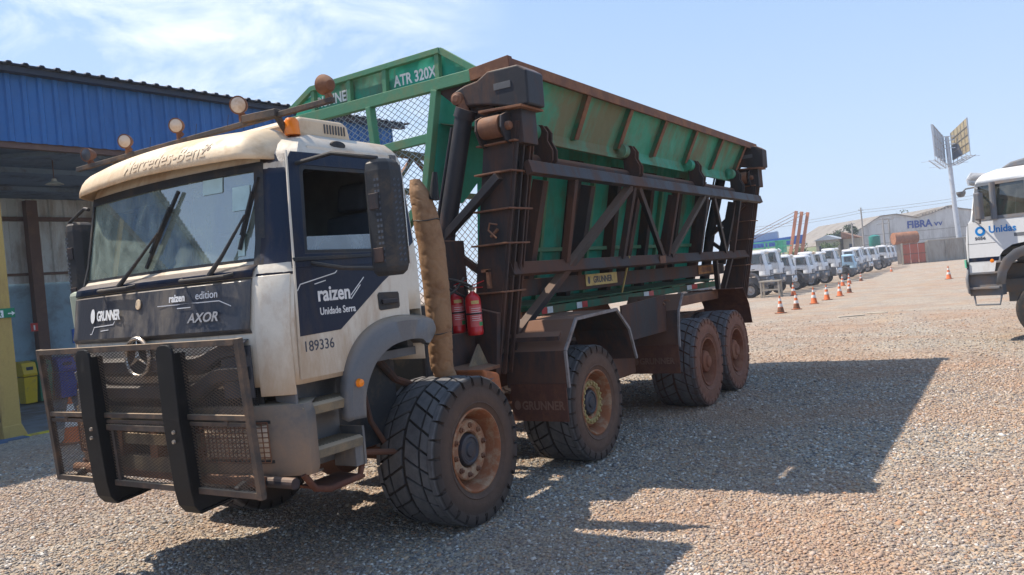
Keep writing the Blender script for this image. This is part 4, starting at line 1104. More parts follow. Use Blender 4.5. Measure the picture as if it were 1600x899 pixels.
# front frame: top beam, posts, lower beam, expanded mesh
FB = MB()
FB.beam((XF, .46, 3.80), (XF, 2.92, 3.80), .07, .11)
fbm = FB.build('front_beam', 'green_frame', truck, bevel=.004)
MB().beam((XF, .03, 3.835), (XF, .46, 3.802), .075, .112).build('front_beam_tip', 'rust', fbm, bevel=.004)
MB().beam((XF, .88, 3.75), (XF, 1.12, 2.76), .07, .085, up=(1, 0, 0)).build('front_post', 'green_frame', fbm, bevel=.004)
MB().beam((XF, 1.72, 3.75), (XF, 1.66, 2.70), .06, .09, up=(1, 0, 0)).build('front_post', 'green_frame', fbm, bevel=.004)
MB().beam((XF, 2.80, 3.75), (XF, 2.62, 2.70), .06, .08, up=(1, 0, 0)).build('front_post', 'green_frame', fbm, bevel=.004)
MB().beam((XF, 1.02, 3.32), (XF, 2.72, 3.28), .05, .085).build('middle_beam', 'green_frame', fbm, bevel=.004)
MB().beam((XF, 1.12, 2.78), (XF, 1.45, 2.45), .07, .085, up=(1, 0, 0)).build('lower_brace', 'green_frame', fbm, bevel=.004)
wm = MB()
wires(wm, (XF + .03, 0, 0), (0, 1, 0), (0, 0, 1), [(1.12, 2.76), (2.62, 2.70), (2.80, 3.78), (.88, 3.78)], .085, .060, .0055, .006)
wm.build('front_mesh', plain('mesh_wire', (0.36, 0.40, 0.42), 0.5, 0.3), fbm)
# headboard with the lettering
HX = XF + .01
hb = MB().prism([(HX + .05, .46, 3.86), (HX + .05, 2.86, 3.86), (HX + .05, 2.78, 3.97), (HX + .05, 2.50, 4.09), (HX + .05, .80, 4.11)], (.01, 0, 0))
head = hb.build('headboard', 'green', truck)
mb = MB().beam((HX, .80, 4.115), (HX, 2.52, 4.10), .06, .055).beam((HX, .80, 4.115), (HX, .42, 3.85), .06, .05, up=(1, 0, 0)).beam((HX, 2.52, 4.10), (HX, 2.86, 3.93), .06, .05, up=(1, 0, 0))
mb.build('headboard_rim', 'green_frame', head, bevel=.004)
for y in (.84, 1.50, 1.98, 2.50):
    MB().beam((HX + .01, y, 4.09), (HX + .01, y + .01, 3.85), .05, .055, up=(1, 0, 0)).build('headboard_rib', 'green_frame', head, bevel=.003)
text('lettering', 'ATR 320X', 'sticker_white', head, (HX + .047, 1.43, 3.905), (0, -1, 0), (0, 0, 1), .150, .0008, .004, .80)
text('lettering', 'GRUNNER', 'sticker_white', head, (HX + .047, 2.60, 3.905), (0, -1, 0), (0, 0, 1), .150, .0008, .004, .84)

# far side: low rusty truss with mesh, as seen through the front
far = MB()
yf = 2.62
far.beam((XF, yf, 3.56), (XR - .3, yf, 3.54), .08, .08).beam((XF, yf - .1, 3.08), (XR - .3, yf - .1, 3.06), .07, .07)
xx = 1.3
while xx < 8.6:
    far.beam((xx, yf - .05, 3.08), (xx + .55, yf, 3.54), .05, .05, up=(0, 1, 0)); far.beam((xx + .55, yf, 3.54), (xx + 1.1, yf - .05, 3.08), .05, .05, up=(0, 1, 0)); xx += 1.1
far.build('far_truss', 'rust', truck, bevel=.003)
fm_ = MB(); wires(fm_, (0, yf - .3, 0), (1, 0, 0), (0, 0, 1), [(XF + .8, 1.5), (XR - .3, 1.5), (XR - .3, 3.0), (XF + .1, 3.0)], .13, .09, .007, .007); fm_.build('far_mesh', 'rust', truck)
MB().prism([(2.2, wy(1.5), 1.5), (9.05, wy(1.5), 1.5), (9.05, 2.17, 1.5), (2.2, 2.17, 1.5)], (0, 0, .02)).build('bin_floor', 'rust_black', truck)
MB().prism([(9.10, .90, 3.72), (9.10, wy(1.5), 1.5), (9.10, 2.17, 1.5), (9.10, 2.5, 3.0), (9.10, 2.6, 3.6)], (.02, 0, 0)).build('bin_end', 'green', truck)

# truss frame on the near side
tr = MB()
def tp(x, z, dy=0): return (x, lean(z) + dy, z)
rail1 = MB().beam(tp(1.32, 2.895), tp(9.12, 2.89), .07, .125, up=(0, .3, 1)).build('truss_rail', 'black_steel', truck, bevel=.005)
rail2 = MB().beam(tp(1.28, 1.985), tp(8.95, 1.975), .08, .125, up=(0, .3, 1)).build('truss_rail', 'rust_black', truck, bevel=.005)
for i, (xt, zt_, xb, zb_, w_) in enumerate(((2.25, 2.84, 2.36, 2.03, .07), (3.72, 2.84, 3.76, 2.03, .07), (5.13, 2.84, 5.22, 2.03, .07), (6.32, 2.84, 6.5, 2.03, .07), (7.92, 2.84, 8.15, 2.03, .07), (8.1, 1.92, 8.0, 1.30, .08))):
    MB().beam(tp(xt, zt_), tp(xb, zb_), w_, w_, up=(0, 1, .3)).build('truss_upright', 'rust_black', truck, bevel=.003)
for (xt, zt_, xb, zb_, w_) in ((3.62, 2.84, 1.22, 1.08, .085), (3.86, 2.84, 5.05, 2.03, .06), (6.20, 2.84, 5.33, 2.03, .075), (6.62, 2.84, 7.75, 2.03, .06), (7.3, 1.92, 7.9, 1.30, .07)):
    a = Vector(tp(xt, zt_)); b = Vector(tp(xb, zb_)); off = Vector((0, -.004, 0))
    MB().beam(a + off, b + off, w_, w_ * .95, up=(0, 1, .3)).build('truss_diagonal', 'black_steel', truck, bevel=.003)
# inner uprights and main lower beam
for x in (1.95, 3.0, 4.3, 5.6, 6.9, 8.3): MB().beam((x, lean(2.85) + .22, 2.85), (x, lean(1.9) + .22, 1.85), .13, .10, up=(1, 0, 0)).build('inner_upright', 'rust_black', truck, bevel=.004)
lbm = MB().beam((1.75, .52, 1.80), (8.2, .52, 1.77), .10, .17).build('lower_beam', 'rust_black', truck, bevel=.005)
sg = MB().box(3.12, 3.95, .455, .462, 1.745, 1.875).build('name_plate', 'sign_yellow', lbm)
text('lettering', 'GRUNNER', 'ink', sg, (3.30, .453, 1.775), (1, 0, 0), (0, 0, 1), .105, .0008, .003, 1.02)
MB().prism([(3.19 + .03 * math.cos(t), .4535, 1.81 + .045 * math.sin(t)) for t in [2 * math.pi * k / 16 for k in range(16)]], (0, -.001, 0)).build('round_mark', 'ink', sg)
sg = MB().box(6.9, 7.75, .455, .462, 1.72, 1.845).build('name_plate', 'sign_orange', lbm)
text('lettering', 'GRUNNER', 'mud_letter', sg, (7.02, .453, 1.75), (1, 0, 0), (0, 0, 1), .10, .0008, .003, 1.0)
MB().beam((3.95, .27, 2.05), (4.02, .44, 1.62), .012, .02).build('hanging_strap', 'sign_yellow', rail2)
MB().box(4.85, 5.05, .24, .252, 1.93, 2.03).build('rail_patch', 'rust', rail2)
# torque tube and hinges along the flare
tt = MB().tube([(1.45, .30, 3.03), (8.85, .30, 3.02)], .075, 20).build('torque_tube', 'rust_black', truck, smooth=True, angle=50)
for i, x in enumerate((1.90, 4.05, 6.36, 8.35)):
    pr = [(.22, 2.93), (.10, 3.02), (.09, 3.12), (.14, 3.22), (.13, 3.30), (.18, 3.38), (.30, 3.40), (.36, 3.34), (.30, 3.25), (.30, 3.12), (.38, 2.96)]
    mb = MB()
    for dx in (.04, .13): mb.prism([(x + dx, y, z) for y, z in pr], (.025, 0, 0))
    hg = mb.build('hinge', 'rust_black', truck, bevel=.004)
    MB().lathe([(0, -.11), (.035, -.10), (.05, -.09), (.085, -.09), (.085, .04), (0, .04)], 24, (x - .02, .27, 3.32), 'x').build('hinge_pin', 'green_rusty' if i else 'green_rib', hg, smooth=True, angle=40)

# lift masts, front and rear
def near_y(z): return .03 + (3.10 - z) * .205          # outer edge of the column
def far_y(z): return near_y(z) + .37 - (3.5 - z) * .03
def mast(x0, detail=True, mat='black_steel', dz=0.0):
    mb = MB(); d = .30
    for (z0, z1) in ((1.02, 3.30),):
        mb.prism([(x0, near_y(z0) + .02, z0), (x0, far_y(z0), z0), (x0, far_y(z1), z1), (x0, near_y(z1) + .02, z1)], (.02, 0, 0))
        mb.prism([(x0 + d, near_y(z0), z0), (x0 + d, far_y(z0), z0), (x0 + d, far_y(z1), z1), (x0 + d, near_y(z1), z1)], (.02, 0, 0))
        # outer rails with the dark slot between
        for dx in (.02, .13, .24):
            mb.beam((x0 + dx, near_y(z0) + .01, z0), (x0 + dx, near_y(z1) + .01, z1), .022, .04, up=(0, 1, 0))
        mb.prism([(x0 + .02, near_y(z0) + .09, z0), (x0 + .30, near_y(z0) + .09, z0), (x0 + .30, near_y(z1) + .09, z1), (x0 + .02, near_y(z1) + .09, z1)], (0, .02, 0))
        mb.prism([(x0 + .02, far_y(z0) - .02, z0), (x0 + .30, far_y(z0) - .02, z0), (x0 + .30, far_y(z1) - .02, z1), (x0 + .02, far_y(z1) - .02, z1)], (0, .02, 0))
    m_ = mb.build('mast', 'rust_black', truck, bevel=.003)
    fb = MB()
    for z, k in ((3.12, 1), (2.86, 1.15), (2.53, .9), (2.22, .9), (1.78, .6)):
        fb.prism([(x0 - .05 * k, far_y(z) + .05, z), (x0 - .05 * k, near_y(z) - .01, z), (x0 + .34, near_y(z) - .03, z), (x0 + .34, far_y(z) + .02, z)], (0, 0, .016))
    build_each(fb, 'mast_flange', 'rust', m_, bevel=.003)
    hd = MB().prism([(x0 - .02, .62, 3.53), (x0 - .02, .67, 3.60), (x0 - .02, .64, 3.68), (x0 - .02, .52, 3.715), (x0 - .02, .38, 3.73), (x0 - .02, .26, 3.79), (x0 - .02, -.06, 3.785), (x0 - .02, -.15, 3.72), (x0 - .02, -.145, 3.42), (x0 - .02, .02, 3.42), (x0 - .02, .28, 3.49), (x0 - .02, .44, 3.515)], (.30, 0, 0))
    hd_ = hd.build('mast_head', mat, m_, bevel=.018, segs=3)
    MB().box(x0 - .026, x0 - .018, .02, .20, 3.60, 3.66).build('head_slot', 'interior', hd_, bevel=.002)
    MB().lathe([(0, -.05), (.03, -.05), (.04, -.04), (.06, -.035), (.065, 0)], 20, (x0 - .02, .60, 3.605), 'x').build('pivot_pin', 'rust', hd_, smooth=True, angle=40)
    MB().prism([(x0 - .07, .36, 3.42), (x0 - .07, -.10, 3.40), (x0 + .32, -.10, 3.40), (x0 + .32, .42, 3.42)], (0, 0, .022)).build('head_plate', 'rust', hd_, bevel=.003)
    rl = MB().lathe([(0, 0), (.025, 0), (.03, .02), (.095, .02), (.10, .04), (.10, .21), (.095, .23), (.03, .23), (0, .25)], 28, (x0 - .06, .10, 3.27), 'y').build('roller', 'rust', m_, smooth=True, angle=35)
    for y in (.075, .345):
        MB().prism([(x0 + .02, y, 3.10), (x0 - .09, y, 3.13), (x0 - .15, y, 3.24), (x0 - .13, y, 3.35), (x0 - .03, y, 3.39), (x0 + .02, y, 3.39)], (0, .022, 0)).build('roller_bracket', mat, m_, bevel=.004)
        MB().lathe([(0, -.04), (.032, -.036), (.04, -.02), (.04, .02)], 18, (x0 - .06, y - .008, 3.26), 'y').build('roller_pin', 'rust', m_, smooth=True, angle=40)
    MB().box(x0 + .02, x0 + .28, -.04, .32, 3.10, 3.42).build('head_block', mat, m_, bevel=.006)
    # hydraulic cylinder
    c_ = MB().tube([(x0 - .0, .56, 3.46), (x0 - .02, .87, 2.40), (x0 - .04, 1.05, 1.55)], .085, 24).tube([(x0, .535, 3.50), (x0, .575, 3.42)], .10, 24)
    cy = c_.build('hydraulic_cylinder', 'black_steel', m_, smooth=True, angle=40)
    MB().tube([(x0, .585, 3.62), (x0, .55, 3.45)], .05, 18).build('cylinder_rod', 'rust', cy, smooth=True, angle=40)
    MB().tube([(x0 - .02, .70, 3.36), (x0 - .04, .98, 2.42)], .016, 8).build('hydraulic_pipe', 'black_steel', cy, smooth=True)
    MB().beam((x0 - .04, .22, 2.83), (x0 - .06, .93, 2.30), .07, .085, up=(1, 0, 0)).build('mast_brace', 'black_steel', m_, bevel=.003)
    MB().beam((x0 - .04, .93, 2.30), (x0 + .1, .55, 1.95), .06, .06, up=(1, 0, 0)).build('mast_brace', 'rust_black', m_, bevel=.003)
    if detail:
        MB().tube([(x0 - .05, .28, 2.40), (x0 - .05, .36, 2.42), (x0 - .05, .38, 2.36), (x0 - .05, .30, 2.28)], .009, 6).beam((x0 - .012, .30, 2.36), (x0 - .012, .38, 2.30), .03, .02).build('latch', 'rust', m_)
        MB().box(x0 - .05, x0 - .01, .42, .50, 1.98, 2.01).box(x0 - .05, x0 - .01, .42, .45, 1.83, 2.0).build('bracket', 'rust', m_)
    return m_
mA = mast(1.17, True, 'black_steel')
mB_ = mast(8.88, False, 'rust_black')

# foot of the front mast and the dark steel around it
mb = MB().prism([(1.10, .95, 1.75), (1.10, .35, 1.60), (1.10, .42, 1.05), (1.10, .95, 1.0)], (.06, 0, 0))
mb.prism([(1.18, .50, 1.02), (1.60, .50, 1.02), (1.60, .55, 1.6), (1.18, .50, 1.75)], (0, .06, 0))
mb.box(.62, 1.10, .62, .70, 1.02, 1.45).box(.66, 1.2, .72, .82, 1.40, 2.3)
mb.build('mast_foot', 'rust_black', truck, bevel=.005)
MB().prism([(.62, .62, 1.14), (.62, .36, 1.10), (1.14, .40, 1.10), (1.14, .62, 1.14)], (0, 0, .03)).build('foot_plate', 'rust', truck, bevel=.004)
MB().prism([(.80, .50, 1.14), (.98, .50, 1.34), (1.10, .50, 1.14)], (0, .02, 0)).build('corner_gusset', 'bumper_dusty', truck)
# hoses
mb = MB()
for k, (a, b) in enumerate((((.80, .80, 1.95), (.98, .52, 1.86)), ((.7, .85, 2.05), (1.05, .6, 1.75)), ((.75, .78, 1.86), (.98, .60, 1.95)))):
    A = Vector(a); B_ = Vector(b); mid_ = (A + B_) / 2 + Vector((-.12, -.10, .06 - .12 * k))
    mb.tube([A * (1 - t) ** 2 + mid_ * 2 * t * (1 - t) + B_ * t * t for t in [i / 8 for i in range(9)]], .013, 7)
mb.build('hose', 'dark_plastic', truck, smooth=True)

# mudguards with printed flaps
def guard_arch(prof, y_out, y_in, name='mudguard', mat='rust_black'):
    mb = MB()
    mb.grid([[Vector((x, y, z)) for x, z in prof] for y in (y_out, y_in)])
    o = mb.build(name, mat, truck, solid=.012)
    ed = MB()
    for a, b in zip(prof, prof[1:]): ed.beam((a[0], y_out - .006, a[1]), (b[0], y_out - .006, b[1]), .03, .022, up=(0, 1, 0))
    ed.build('guard_edge', 'edge', o)
    return o
for s in (-1, 1):
    Y = lambda d: YC + s * (1.4 - d)
    p1 = [(1.47, .86), (1.46, 1.20), (1.72, 1.47), (2.62, 1.49), (2.90, 1.26), (3.03, .93)]
    g1 = guard_arch(p1, Y(-.11), Y(.55))
    mb = MB().prism([(1.48, Y(-.08), 1.34), (1.42, Y(-.08), 1.30), (1.42, Y(.5), 1.30), (1.48, Y(.5), 1.34)], (0, 0, .04)); mb.build('guard_fold', 'rust_black', g1)
    f1 = MB().box(1.435, 1.45, min(Y(-.10), Y(.50)), max(Y(-.10), Y(.50)), .55, .90).build('mud_flap', 'flap', g1)
    p2 = [(4.30, .90), (4.33, 1.15), (4.38, 1.34), (4.56, 1.53)]
    g2 = guard_arch(p2, Y(-.12), Y(.60))
    MB().prism([(3.05, Y(.02), 1.10), (3.05, Y(.02), 1.50), (4.36, Y(.02), 1.54), (4.30, Y(.02), 1.10)], (0, s * -.02, 0)).build('side_skirt', 'rust_black', g2)
    MB().beam((4.30, Y(-.05), 1.47), (4.28, Y(.36), 1.50), .02, .025).beam((4.28, Y(.08), 1.49), (4.26, Y(.0), 1.42), .02, .02).beam((4.28, Y(.3), 1.5), (4.26, Y(.22), 1.42), .02, .02).build('step_rail', 'rust', g2)
    f2 = MB().box(4.27, 4.285, min(Y(-.12), Y(.55)), max(Y(-.12), Y(.55)), .58, .93).build('mud_flap', 'flap', g2)
    MB().box(4.6, 7.0, min(Y(.22), Y(.55)), max(Y(.22), Y(.55)), 1.33, 1.46).build('guard_box', 'rust', g2, bevel=.01)
    g3 = MB().prism([(6.95, Y(.1), 1.47), (7.18, Y(-.12), 1.47), (7.50, Y(-.12), .90), (7.42, Y(-.12), .86), (7.2, Y(.3), .95), (7.0, Y(.5), 1.40)], (0, 0, 0.012)) if False else MB().grid([[Vector((6.75, y, 1.47)), Vector((7.16, y, 1.46)), Vector((7.40, y, 1.20)), Vector((7.50, y, .90))] for y in (Y(-.12), Y(.6))])
    g3.build('mudguard', 'flap', truck, solid=.015)
    if s < 0:
        text('lettering', 'GRUNNER', 'mud_letter', f1, (1.432, .385, .66), (0, -1, 0), (0, 0, 1), .112, .001, .003, .86)
        MB().prism([(1.4325,   .435 + .035 * math.cos(t), .70 + .045 * math.sin(t)) for t in [2 * math.pi * k / 16 for k in range(16)]], (-.001, 0, 0)).build('round_mark', 'mud_letter', f1)
        text('lettering', 'GRUNNER', 'mud_letter', f2, (4.267, .40, .70), (0, -1, 0), (0, 0, 1), .105, .001, .003, .92)
        MB().prism([(4.2675, .445 + .032 * math.cos(t), .73 + .042 * math.sin(t)) for t in [2 * math.pi * k / 16 for k in range(16)]], (-.001, 0, 0)).build('round_mark', 'mud_letter', f2)
# orange grille box behind the first wheel
ob = MB().prism([(.60, .16, .74), (.80, .14, .74), (.79, .18, 1.10), (.58, .20, 1.16)], (0, .3, 0)).build('battery_box', 'orange_tray', truck, bevel=.02)
mb = MB()
for i in range(6):
    for j in range(7): mb.box(.655, .665, 0, 0, 0, 0) if False else mb.beam((.645 + i * .022, .165 + .004 * j, .82 + j * .04), (.658 + i * .022, .165 + .004 * j, .83 + j * .04), .012, .012)
mb.build('box_slots', 'interior', ob)

# wrapped intake pipe behind the cab
pts = []; rs = []
path = [(.10, .36, 2.76), (.10, .33, 2.66), (.11, .30, 2.5), (.12, .27, 2.2), (.12, .26, 1.9), (.12, .26, 1.62), (.13, .28, 1.42), (.15, .30, 1.25), (.20, .29, 1.12)]
rad = [.035, .07, .096, .105, .100, .096, .092, .088, .08]
M_ = 220
mb = MB(); nseg = 48
for i in range(M_ + 1):
    t = i / M_ * (len(path) - 1); k = min(int(t), len(path) - 2); f = t - k
    p = Vector(path[k]).lerp(Vector(path[k + 1]), f); r0 = rad[k] + (rad[k + 1] - rad[k]) * f
    for j in range(nseg):
        a = 2 * math.pi * j / nseg
        w = noise.noise(Vector((math.cos(a) * .8, math.sin(a) * .8, p.z * 6))) * .005
        cr_ = abs(noise.noise(Vector((math.cos(a) * 1.1 + 3, math.sin(a) * 1.1, p.z * 11)))); w += .006 - .040 * max(0, .13 - cr_) * (1.0 if p.z > 1.9 else 1.7)
        w += noise.noise(Vector((math.cos(a) * 5, math.sin(a) * 5 + 7, p.z * 45))) * .0018
        mb.v.append((p.x + (r0 + w) * math.cos(a), p.y + (r0 + w) * math.sin(a), p.z))
for i in range(M_):
    for j in range(nseg):
        j2 = (j + 1) % nseg; mb.f.append((i * nseg + j, i * nseg + j2, (i + 1) * nseg + j2, (i + 1) * nseg + j))
mb.f.append(tuple(range(nseg)))
sl = mb.build('wrapped_pipe', 'cloth', truck, smooth=True, angle=80)
for zt, cx_, cy_, r_ in ((1.52, .122, .272, .098), (2.42, .113, .290, .103)):
    MB().tube([(cx_ + r_ * math.cos(t), cy_ + r_ * math.sin(t), zt + .006 * math.sin(3 * t)) for t in [2 * math.pi * k / 36 for k in range(37)]], .006, 6).build('strap', 'dark_plastic', sl, smooth=True)
MB().tube([(.16, .20, 2.80), (.14, .22, 2.58)], [.02, .045], 14).build('pipe_cap', 'black_pad', sl, smooth=True)

# fire extinguishers hung on the mast foot
def extinguisher(x, y, z, lab, h=.40, r=.074):
    e = empty('fire_extinguisher', (x, y, z), lab, 'extinguisher', 'fire extinguishers hung behind the truck cab')
    b = MB().lathe([(0, 0), (r * .86, .002), (r * .95, .012), (r, .03), (r, .045), (r * .97, .05), (r * .97, h * .78), (r * .9, h * .86), (r * .62, h * .93), (r * .3, h * .97), (.018, h)], 32, (x, y, z), 'z').build('cylinder', 'red_ext', e, smooth=True, angle=50)
    fx, fy = -.65, -.76
    lb_ = MB(); lb_.lathe([(r * .985, .08), (r * .985, .27)], 16, (x, y, z), 'z', math.pi * 1.02, math.pi * 1.62)
    l_ = lb_.build('label', plain('extinguisher_label', (0.62, 0.12, 0.12), .5), b, smooth=True)
    lb_ = MB().lathe([(r * .995, .085), (r * .995, .12)], 8, (x, y, z), 'z', math.pi * 1.38, math.pi * 1.60); lb_.build('green_patch', plain('green_label', (.05, .30, .10), .5), l_, smooth=True)
    lb_ = MB().lathe([(r * .99, .285), (r * .99, .315)], 10, (x, y, z), 'z', math.pi * 1.12, math.pi * 1.45); lb_.build('yellow_band', 'sign_yellow', b, smooth=True)
    lb_ = MB()
    for k in range(7): lb_.lathe([(r * .99, .135 + k * .018), (r * .99, .139 + k * .018)], 8, (x, y, z), 'z', math.pi * 1.1, math.pi * (1.45 if k % 2 else 1.52))
    lb_.build('printed_lines', 'sticker_white', l_)
    MB().tube([(x, y, z + h - .01), (x, y, z + h + .045)], .017, 12).box(x - .02, x + .02, y - .02, y + .02, z + h + .01, z + h + .04).build('valve', 'chrome', e)
    MB().beam((x, y + .02, z + h + .045), (x + .03, y - .12, z + h + .085), .018, .008).beam((x, y + .02, z + h + .03), (x + .03, y - .10, z + h + .03), .018, .008).build('lever', 'red_ext', e)
    MB().tube([(x, y + .02, z + h + .02), (x + .02, y + .09, z + h + .06), (x + .06, y + .11, z + h - .05), (x + .07, y + .075, z + h - .2)], .010, 8).build('hose', 'dark_plastic', e, smooth=True)
    MB().lathe([(r + .003, .19), (r + .003, .205)], 24, (x, y, z), 'z').beam((x, y, z + .2), (x + .12, y, z + .2), .03, .02).build('holder', 'black_steel', e)
extinguisher(.98, .715, 1.44, 'red fire extinguisher hung behind the cab, the one nearer the wrapped pipe')
extinguisher(.98, .525, 1.42, 'red fire extinguisher hung behind the cab, the one beside the black mast foot')

# ================================================================== BACKGROUND
M['blue_clad'] = paint('blue_cladding', (0.012, 0.115, 0.36), 0.45, dirt=(0.03, 0.10, 0.27), amount=0.45, scale=1.2, fine=0.2, streak=True, wave=0.3)
M['roof_dark'] = paint('roof_edge_metal', (0.035, 0.05, 0.085), 0.6, dirt=(0.10, 0.07, 0.06), amount=0.3, scale=2)
M['roof_under'] = paint('roof_underside', (0.17, 0.24, 0.34), 0.7, dirt=(0.09, 0.08, 0.09), amount=0.4, scale=1.5)
M['clad_grey'] = paint('grey_wall_sheet', (0.62, 0.67, 0.69), 0.6, dirt=(0.25, 0.19, 0.15), amount=0.4, scale=1.4, streak=True)
M['wall_blue_grey'] = paint('blue_grey_wall_paint', (0.27, 0.40, 0.50), 0.7, dirt=(0.18, 0.20, 0.22), amount=0.4, scale=1.5)
M['column_yellow'] = paint('ochre_column_paint', (0.50, 0.34, 0.11), 0.55, dirt=(0.30, 0.19, 0.09), amount=0.35, scale=2.5, streak=True)
M['column_brown'] = paint('brown_column_paint', (0.13, 0.08, 0.07), 0.6, dirt=(0.2, 0.13, 0.1), amount=0.35, scale=3)
M['floor_concrete'] = paint('workshop_floor', (0.20, 0.21, 0.22), 0.7, dirt=(0.16, 0.11, 0.08), amount=0.5, scale=0.9)
M['floor_blue'] = paint('blue_floor_paint', (0.06, 0.14, 0.26), 0.6, dirt=(0.2, 0.14, 0.1), amount=0.4, scale=2)
M['line_yellow'] = paint('yellow_floor_line', (0.60, 0.48, 0.05), 0.6, dirt=(0.3, 0.2, 0.1), amount=0.4, scale=5)
for nm, c_ in (('yellow', (.60, .42, .02)), ('green', (.01, .17, .10)), ('blue', (.03, .07, .38)), ('red', (.38, .02, .02))):
    M['bin_' + nm] = paint(nm + '_bin_plastic', c_, 0.4, dirt=(0.2, 0.14, 0.1), amount=0.2, scale=4)
M['sign_green'] = plain('exit_sign_green', (.0, .20, .10), .4); M['sign_red'] = plain('fire_sign_red', (.45, .02, .02), .4); M['sign_blue'] = plain('blue_sign', (.02, .12, .50), .4)
M['cone_orange'] = paint('cone_orange', (0.62, 0.13, 0.03), 0.6, dirt=(0.30, 0.12, 0.06), amount=0.35, scale=6)
M['cone_mud'] = paint('muddy_cone_base', (0.22, 0.095, 0.05), 0.8, dirt=(0.12, 0.055, 0.035), amount=0.5, scale=8)
M['cone_white'] = paint('cone_band', (0.68, 0.66, 0.62), 0.5, dirt=(0.40, 0.27, 0.18), amount=0.35, scale=9)
M['lorry_white'] = paint('fleet_white_paint', (0.74, 0.75, 0.76), 0.35, dirt=(0.48, 0.40, 0.32), amount=0.26, scale=1.6, fine=0.12, streak=True, top_dust=0.35, coat=0.3)
M['lorry_grey'] = paint('fleet_grey_plastic', (0.17, 0.18, 0.20), 0.55, dirt=(0.26, 0.19, 0.14), amount=0.4, scale=3)
M['lorry_glass'] = glass('fleet_window_glass', (0.30, 0.38, 0.42), 0.10)
M['concrete_wall'] = paint('block_wall', (0.36, 0.33, 0.29), 0.9, dirt=(0.22, 0.18, 0.14), amount=0.5, scale=0.9, streak=True)
M['gate_red'] = paint('red_oxide_gate', (0.48, 0.10, 0.05), 0.6, dirt=(0.32, 0.12, 0.07), amount=0.4, scale=2)
M['tank_rust'] = paint('rusty_tank', (0.38, 0.17, 0.09), 0.7, dirt=(0.22, 0.10, 0.06), amount=0.5, scale=1.8)
M['tank_green'] = plain('green_tank', (0.02, 0.22, 0.18), 0.5)
M['grey_hall'] = paint('weathered_hall_wall', (0.62, 0.61, 0.59), 0.8, dirt=(0.32, 0.30, 0.28), amount=0.45, scale=0.35, streak=True)
M['hall_roof'] = paint('hall_roof_sheet', (0.26, 0.23, 0.20), 0.7, dirt=(0.16, 0.13, 0.11), amount=0.4, scale=0.5)
M['letter_blue'] = plain('blue_letters', (0.02, 0.06, 0.30), 0.5)
M['unidas_blue'] = plain('bright_blue_decal', (0.01, 0.22, 0.62), 0.4)
M['galv'] = paint('galvanised_pole', (0.52, 0.55, 0.60), 0.45, metal=0.3, dirt=(0.35, 0.35, 0.36), amount=0.3, scale=1.2)
M['panel_tan'] = paint('tan_panel_sheet', (0.40, 0.33, 0.20), 0.6, dirt=(0.22, 0.17, 0.11), amount=0.5, scale=1.3)
M['orange_post'] = paint('orange_post', (0.55, 0.22, 0.12), 0.6, dirt=(0.35, 0.18, 0.12), amount=0.4, scale=1)
M['light_green'] = plain('light_green_frame', (0.10, 0.45, 0.28), 0.5)
M['wood_grey'] = plain('grey_timber', (0.40, 0.35, 0.28), 0.9)
M['concrete_pole'] = plain('concrete_pole', (0.33, 0.31, 0.29), 0.9)
M['house_wall'] = paint('beige_house_wall', (0.46, 0.40, 0.31), 0.9, dirt=(0.30, 0.25, 0.20), amount=0.4, scale=0.6)
M['blue_roof'] = plain('blue_roof_sheet', (0.02, 0.12, 0.42), 0.5)
M['pale_roof'] = plain('pale_roof_sheet', (0.42, 0.45, 0.48), 0.5)

# ---- the blue warehouse on the left
WR = R(-3.4)
Mx = Matrix.Translation((1.9, 11.0, 0)) @ Matrix.Rotation(WR, 4, 'Z')
def W(mb):
    mb.v = [tuple(Mx @ Vector(p)) for p in mb.v]; return mb
wh = empty('warehouse', (1.9, 11.0, 0), 'open fronted warehouse with a deep blue corrugated fascia above its bays', 'warehouse', rz=WR)
X0, X1 = -30.0, 10.05
def corrug(x0, x1, z0, z1, y, pitch=.27, d=.035, flip=1, slope=0.0):
    mb = MB(); n = int((x1 - x0) / pitch); rows = [[], []]
    for k in range(n + 1):
        x = x0 + k * pitch
        for dx, dy in ((0, 0), (pitch * .55, 0), (pitch * .65, d), (pitch * .90, d)):
            if x + dx > x1: break
            rows[0].append(Vector((x + dx, y - dy * flip, z0))); rows[1].append(Vector((x + dx, y - dy * flip + slope, z1)))
    return mb.grid(rows)
W(corrug(X0, X1, 5.10, 6.36, 0.0)).build('fascia', 'blue_clad', wh, solid=.006)
W(MB().box(X1 - .02, X1 + .02, 0.02, 6.3, 5.1, 6.36)).build('end_panel', 'blue_clad', wh)
rf = MB(); rows = [[], []]
k = 0; x = X0
while x < X1 + .35:
    for dx, dz in ((0, 0), (.10, 0), (.13, .035), (.18, .035), (.21, 0)):
        rows[0].append(Vector((x + dx, -.30, 6.40 + dz))); rows[1].append(Vector((x + dx, 6.6, 6.95 + dz)))
    x += .27
rf.grid(rows); W(rf).build('roof', 'roof_dark', wh, solid=.02)
W(MB().box(X0, X1 + .3, -.20, -.02, 6.29, 6.385)).build('gutter', 'roof_dark', wh)
W(MB().box(X0, X1, .03, .16, 5.0, 5.12)).build('fascia_beam', 'column_brown', wh)
W(corrug(X0, X1, 3.10, 5.0, 6.0, .36, .03)).build('upper_wall', 'clad_grey', wh, solid=.006)
W(MB().box(X0, X1, 5.99, 6.10, 0, 2.97)).build('lower_wall', 'wall_blue_grey', wh)
W(corrug(X0, X1, 2.90, 3.13, 5.95, .36, .02)).build('wall_band', 'clad_grey', wh, solid=.004)
W(MB().box(X0, X1, 5.86, 5.93, 3.09, 3.15).box(X0, X1, 5.84, 5.93, 4.42, 4.52)).build('wall_rail', 'column_brown', wh)
